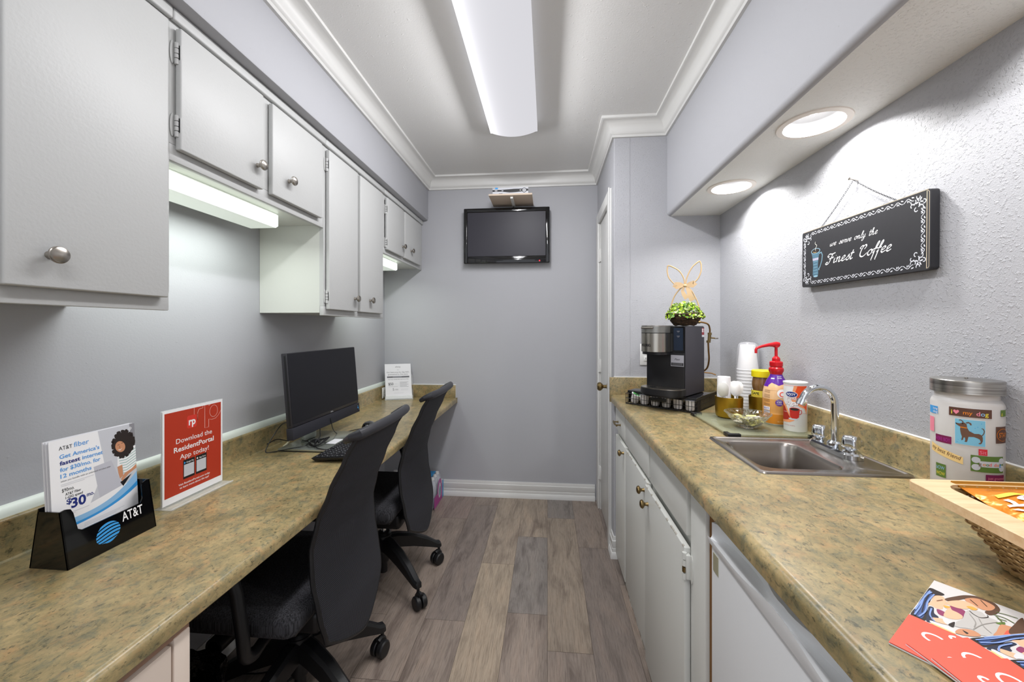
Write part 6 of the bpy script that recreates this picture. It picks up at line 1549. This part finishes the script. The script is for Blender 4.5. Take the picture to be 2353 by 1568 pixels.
    for nm, pl in [
        ('necklace', [(52, 41), (57, 45), (59, 51), (50, 56), (45, 55)]),
        ('fold', [(60, 42), (75, 49), (90, 50)]),
        ('fold', [(62, 50), (78, 56), (87, 63)]),
        ('fold', [(96, 50), (74, 55), (53, 64)]),
        ('eye', [(61, 13), (51, 17)]),
        ('eye2', [(19, 37), (29, 45)]),
        ('eye2', [(9, 45), (21, 52)]),
        ('leaf', [(36, 59), (34, 68), (38, 76)]),
        ('leaf', [(27, 60), (23, 68), (21, 77)]),
        ('leaf', [(43, 63), (40, 70)]),
        ('leaf', [(37, 61), (45, 66), (51, 68)]),
        ('streak', [(41, 5), (62, 2), (94, 4), (122, 4)]),
        ('streak', [(45, 8), (73, 7), (101, 10), (122, 8)]),
        ('streak', [(39, 3), (75, 2), (108, 2)]),
        ('streak', [(87, 13), (106, 15), (117, 21)]),
        ('streak2', [(51, 4), (80, 5), (108, 8)]),
        ]:
        P.line([(max(p.x / 1000, .001), max(p.y / 1000, .0006)) for p in arc([Vector(p) for p in pl], 5)], .0016 if nm in ('leaf', 'streak') else .0009, ink[nm], 27)
    P.rect(X, 0, Wb, Lb, i_coral, 28)
    for (x_, y_, r0, a0_) in (((.158, .028, .0085, .3), (.137, .042, .0042, 1.4)) if k == 0 else ((.158, .030, .0095, .3), (.183, .028, .0040, 1.4))):
        pts = [(x_ + r0 * math.cos(q), y_ + r0 * 1.1 * math.sin(q)) for q in [a0_ + 1.3 * PI * j / 16 + PI * .6 for j in range(17)]]; P.line(pts, .0028, i_white, 29)
    P.emit(b, lambda x, y, h: f(x, y, .00185 + h), .00003)
    b.build('cover', t, smooth=0, fix=False); return t
aA = math.atan2(-.129, -.165)
booklet((.564, .627), aA, ZT + .0004, 'red booklet at the bottom of the fan, its photo corner farthest back', 0)
booklet((.620, .534), R(190.8), ZT + .0030, 'middle red booklet of the fan, turned slightly toward the wall', 1)
booklet((.6305, .487), R(184), ZT + .0056, 'top red booklet of the fan, nearest the viewer', 2)

# ------------------------------------------------------------------ coffee sign
t = thing('coffee_sign', 'black wooden Finest Coffee sign with white scroll border hanging on the right wall', 'sign', (.925, 1.25, 1.425), 0)
SXf, SXb = .918, .938; Y0s, Y1s = 1.030, 1.506; zb, zt = 1.429, 1.625; W = Y1s - Y0s; Hs = zt - zb
tilt = R(.55)
o0 = Vector((SXf, Y1s, zb + .003)); uS = Vector((0, -math.cos(tilt), -math.sin(tilt))); vS = Vector((0, -math.sin(tilt), math.cos(tilt))); nS = Vector((-1, 0, 0))
Tm = Matrix(((uS.x, vS.x, nS.x, o0.x), (uS.y, vS.y, nS.y, o0.y), (uS.z, vS.z, nS.z, o0.z), (0, 0, 0, 1)))
m_sgn = mat('matt_black_painted_wood', '26262a', .5, bump=(60, .15, .001, 3)); m_cline = mat('cream_painted_line', 'd8c8ae', .5)
b = MB(); b.prism(rrect(0, 0, W, Hs, .008, 4), -.020, 0, m_sgn, T=Tm); b.build('board', t)
P = Print(); ew = .0010
rl = rrect(.0035, .0035, W - .0035, Hs - .0035, .006, 4); P.line([p for p in rl if p[0] > W / 2][:] + [], ew, m_cline, 1)
P.line([(W - .0035, .008), (W - .0035, Hs - .008)], ew, m_cline, 1); P.line([(.006, Hs - .0012), (W - .006, Hs - .0012)], .0012, m_cline, 1)
m_sw = INK('sign_white_ink', 'd6d8e0')
def swirl(ox, oy, L_, ang, flip=1):
    ca, sa = math.cos(ang), math.sin(ang)
    def tr(p): x, y = p[0], p[1] * flip; return (ox + x * ca - y * sa, oy + x * sa + y * ca)
    P.line([tr((L_ * (k / 8), .0045 * math.sin(2 * PI * (k / 8) - 1.2))) for k in range(9)], .0016, m_sw, 1)
    for (x, y, a, l_) in ((.55, -.0030, -1.0, .0048), (.40, -.0020, -1.5, .0052), (.70, -.001, -.5, .0042), (.95, .0040, 2.6, .0040), (.85, .0045, 2.2, .0032)):
        c_ = tr((L_ * x, y)); P.ell(c_[0], c_[1], l_ / 2 + .0008, .0013, m_sw, 1, n=10, a=(a * flip) + ang)
nb_ = 13; mg = .0135
for k in range(nb_):
    L_ = (W - .085) / nb_; swirl(.0425 + L_ * k, Hs - mg, L_ * .95, 0, 1); swirl(.0425 + L_ * k, mg, L_ * .95, 0, -1)
for k in range(5):
    L_ = (Hs - .080) / 5; swirl(mg, .040 + L_ * k, L_ * .95, PI / 2, 1); swirl(W - mg - .006, .040 + L_ * k, L_ * .95, PI / 2, -1)
def corner(cx, cy, sx, sy):
    for a in (0, 72, 144, 216, 288): q = R(a + 20); P.ell(cx + sx * .0065 * math.cos(q), cy + sy * .0065 * math.sin(q), .0048, .0018, m_sw, 1, n=12, a=math.atan2(sy * math.sin(q), sx * math.cos(q)))
    for (dx, dy, r0, st) in ((.015, -.003, .0085, -.2), (-.003, .015, .0085, 2.0), (.019, .008, .006, 3.4), (.008, .019, .006, 4.9), (-.012, .002, .006, 1.2), (.002, -.012, .006, 5.8)):
        pts = [(cx + sx * (dx + r0 * (1 - .4 * j / 10) * math.cos(st + 4.0 * j / 10)), cy + sy * (dy + r0 * (1 - .4 * j / 10) * math.sin(st + 4.0 * j / 10))) for j in range(11)]; P.line(pts, .0022, m_sw, 1)
    for j in range(4): P.ell(cx + sx * (-.008 + .003 * j), cy + sy * (.010 + .001 * j), .0008, .0008, m_sw, 1, n=8)
for (cx_, cy_, sx_, sy_) in ((.0235, .0235, 1, 1), (W - .0290, .0235, -1, 1), (.0235, Hs - .0235, 1, -1), (W - .0290, Hs - .0235, -1, -1)): corner(cx_, cy_, sx_, sy_)
# mug
m_mug = INK('sign_mug_blue', '4f7286'); m_mugl = INK('sign_mug_light_blue', '8fb4c6'); m_mugd = INK('sign_mug_dark_blue', '33505f')
P.poly([(.048, .118), (.092, .118), (.086, .100), (.082, .070), (.084, .040), (.080, .032), (.060, .032), (.056, .040), (.058, .070), (.054, .100)], m_mug, 2)
for k in range(12): yy = .038 + .005 * k; P.line([(.0595 + .002 * math.sin(k * 1.7), yy), (.0790 + .002 * math.sin(k * 2.3), yy + .0006)], .0009, m_mugl if k % 2 else m_mugd, 3)
P.poly([(.0555, .095), (.0845, .095), (.0835, .087), (.0565, .087)], i_lgrey, 4)
for k in range(6): P.rect(.0575 + .0045 * k, .0873, .0595 + .0045 * k, .0947, INK('sign_ribbon_violet', '8a74a8'), 5)
P.ell(.070, .119, .0225, .0095, m_mugl, 4).ell(.070, .119, .0200, .0078, i_hair, 5); P.line([(.058, .1175), (.064, .1145), (.074, .1145)], .0011, i_cream, 6)
P.line([(.088, .108), (.098, .110), (.1035, .100), (.101, .082), (.092, .062), (.086, .056), (.088, .052)], .0034, m_mugl, 3).line([(.088, .108), (.098, .110), (.1035, .100), (.101, .082), (.092, .062), (.086, .056)], .0015, m_mug, 4)
P.ell(.071, .0325, .011, .003, m_mugl, 3)
P.line([(.070, .120), (.069, .128), (.075, .134), (.076, .138), (.070, .142), (.067, .146), (.069, .151)], .0018, INK('sign_steam', 'd8d8cc'), 7)
# script lettering
G = {'w': (1.18, [[(.0, .85), (.06, .2), (.22, 0), (.42, .3), (.5, .95)], [(.5, .95), (.5, .25), (.66, 0), (.9, .35), (.94, .95), (1.1, .82)]]),
     'e': (.66, [[(.02, .35), (.3, .5), (.48, .78), (.34, 1), (.12, .75), (.08, .3), (.28, 0), (.62, .25)]]),
     's': (.64, [[(.0, .2), (.25, .6), (.4, 1.05), (.44, .75), (.56, .35), (.4, .02), (.12, .08)]]),
     'r': (.66, [[(0, .3), (.14, .75), (.2, 1.05), (.3, .88), (.52, .85), (.42, .3), (.5, .02), (.66, .2)]]),
     'v': (.80, [[(.0, .75), (.12, .95), (.2, .3), (.32, 0), (.54, .4), (.58, .95), (.76, .82)]]),
     'o': (.72, [[(.32, 1), (.08, .7), (.06, .25), (.28, 0), (.52, .3), (.52, .75), (.32, 1)], [(.5, .85), (.7, .75)]]),
     'n': (.86, [[(.0, .7), (.12, 1), (.1, 0)], [(.1, .45), (.34, .95), (.5, .8), (.48, .15), (.6, 0), (.84, .25)]]),
     'l': (.48, [[(.0, .2), (.34, 1.4), (.34, 1.95), (.18, 1.9), (.1, .5), (.2, 0), (.46, .22)]]),
     'y': (.76, [[(.0, .75), (.1, 1), (.08, .3), (.24, .02), (.48, .4), (.54, .98)], [(.54, .98), (.46, -.5), (.22, -.95), (.06, -.7), (.3, -.2), (.74, .2)]]),
     't': (.48, [[(.22, 1.7), (.12, .4), (.2, 0), (.46, .2)], [(-.04, 1.12), (.46, 1.18)]]),
     'h': (.86, [[(.0, .2), (.3, 1.35), (.32, 1.95), (.16, 1.9), (.08, 0)], [(.08, .45), (.32, .95), (.48, .8), (.46, .15), (.58, 0), (.84, .25)]]),
     'i': (.42, [[(.0, .5), (.1, .95), (.08, .2), (.2, 0), (.42, .22)], [(.16, 1.35), (.2, 1.42)]]),
     'f': (.50, [[(.0, .25), (.34, 1.3), (.44, 1.95), (.3, 2.05), (.2, 1.3), (.14, 0), (.10, -.85), (.16, -.95)], [(-.02, .9), (.46, 1.0)]]),
     'F': (1.15, [[(1.05, 2.0), (.55, 1.85), (.12, 1.95), (-.1, 1.6), (.08, 1.35), (.22, 1.5)], [(.66, 1.85), (.56, .9), (.4, .1), (.08, -.1), (-.12, .12), (.04, .35), (.18, .22)], [(.25, .95), (.6, 1.05), (.9, 1.15)], [(.9, 1.3), (.88, .95)]]),
     'C': (1.25, [[(.62, 1.3), (.78, 1.75), (.66, 2.05), (.42, 1.9), (.22, 1.2), (.25, .35), (.55, .0), (.85, .1), (1.15, .55)], [(.42, 1.9), (.18, 2.0), (-.02, 1.75), (.06, 1.5)]]),
     ' ': (.75, [])}
def script(s_, x, y, xh, slant, wscale, width, mt, nibw):
    tot = sum(G[c][0] for c in s_); k = width / tot; cur = 0
    for c in s_:
        adv, st = G[c]
        for pl in st:
            pts = arc([Vector(p) for p in pl], 6); out = [(x + (cur + p.x) * k + p.y * xh * slant, y + p.y * xh) for p in pts]
            P.line(out, nibw, mt, 6, nib=.6)
        cur += adv
script('we serve only the', .138, .1215, .0092, .42, 1, .185, i_white, .0017)
script('Finest Coffee', .122, .0660, .0155, .45, 1, .245, i_white, .0031)
P.emit(MB(), lambda x, y, h: Tm @ Vector((x, y, .0001 + h)), .00003).build('painted_design', t, fix=False)
MB().box(0, 0, 0, .010, .008, .002, m_chip, T=Tm @ Matrix.Translation((W + .0005 - .010, .045, .0))).build('paint_chip', t) if 0 else None
nail = Vector((.930, 1.283, 1.739))
t2 = thing('picture_nail', 'small nail in the right wall from which the coffee sign hangs', 'nail', (.94, 1.283, 1.739), 0)
MB().cyl((.9425, 1.283, 1.735), (.918, 1.283, 1.741), .0018, m_nick, seg=10).cyl((.918, 1.283, 1.741), (.9165, 1.283, 1.7413), .0042, m_nick, seg=16).build('shank', t2)
b = MB()
def chain(p0, p1, n_, sag):
    p0, p1 = Vector(p0), Vector(p1); pts = [p0 + (p1 - p0) * (k / n_) + Vector((0, 0, -sag * math.sin(PI * k / n_))) for k in range(n_ + 1)]
    for k in range(n_):
        a, c_ = pts[k], pts[k + 1]; m_ = (a + c_) / 2; d_ = (c_ - a); L_ = d_.length * .66; d_.normalize(); s_ = d_.cross(Vector((1, 0, 0))).normalized() if k % 2 else Vector((1, 0, 0))
        b.tube([m_ + d_ * L_ * math.cos(q) + s_ * .0021 * math.sin(q) for q in [2 * PI * j / 10 for j in range(10)]], .00055, m_blk, 4, closed=True)
chain((.929, 1.283, 1.737), (.929, 1.428, zt + .001), 34, .004); chain((.929, 1.283, 1.737), (.929, 1.128, zt - .002), 34, .004)
b.build('chain', t)
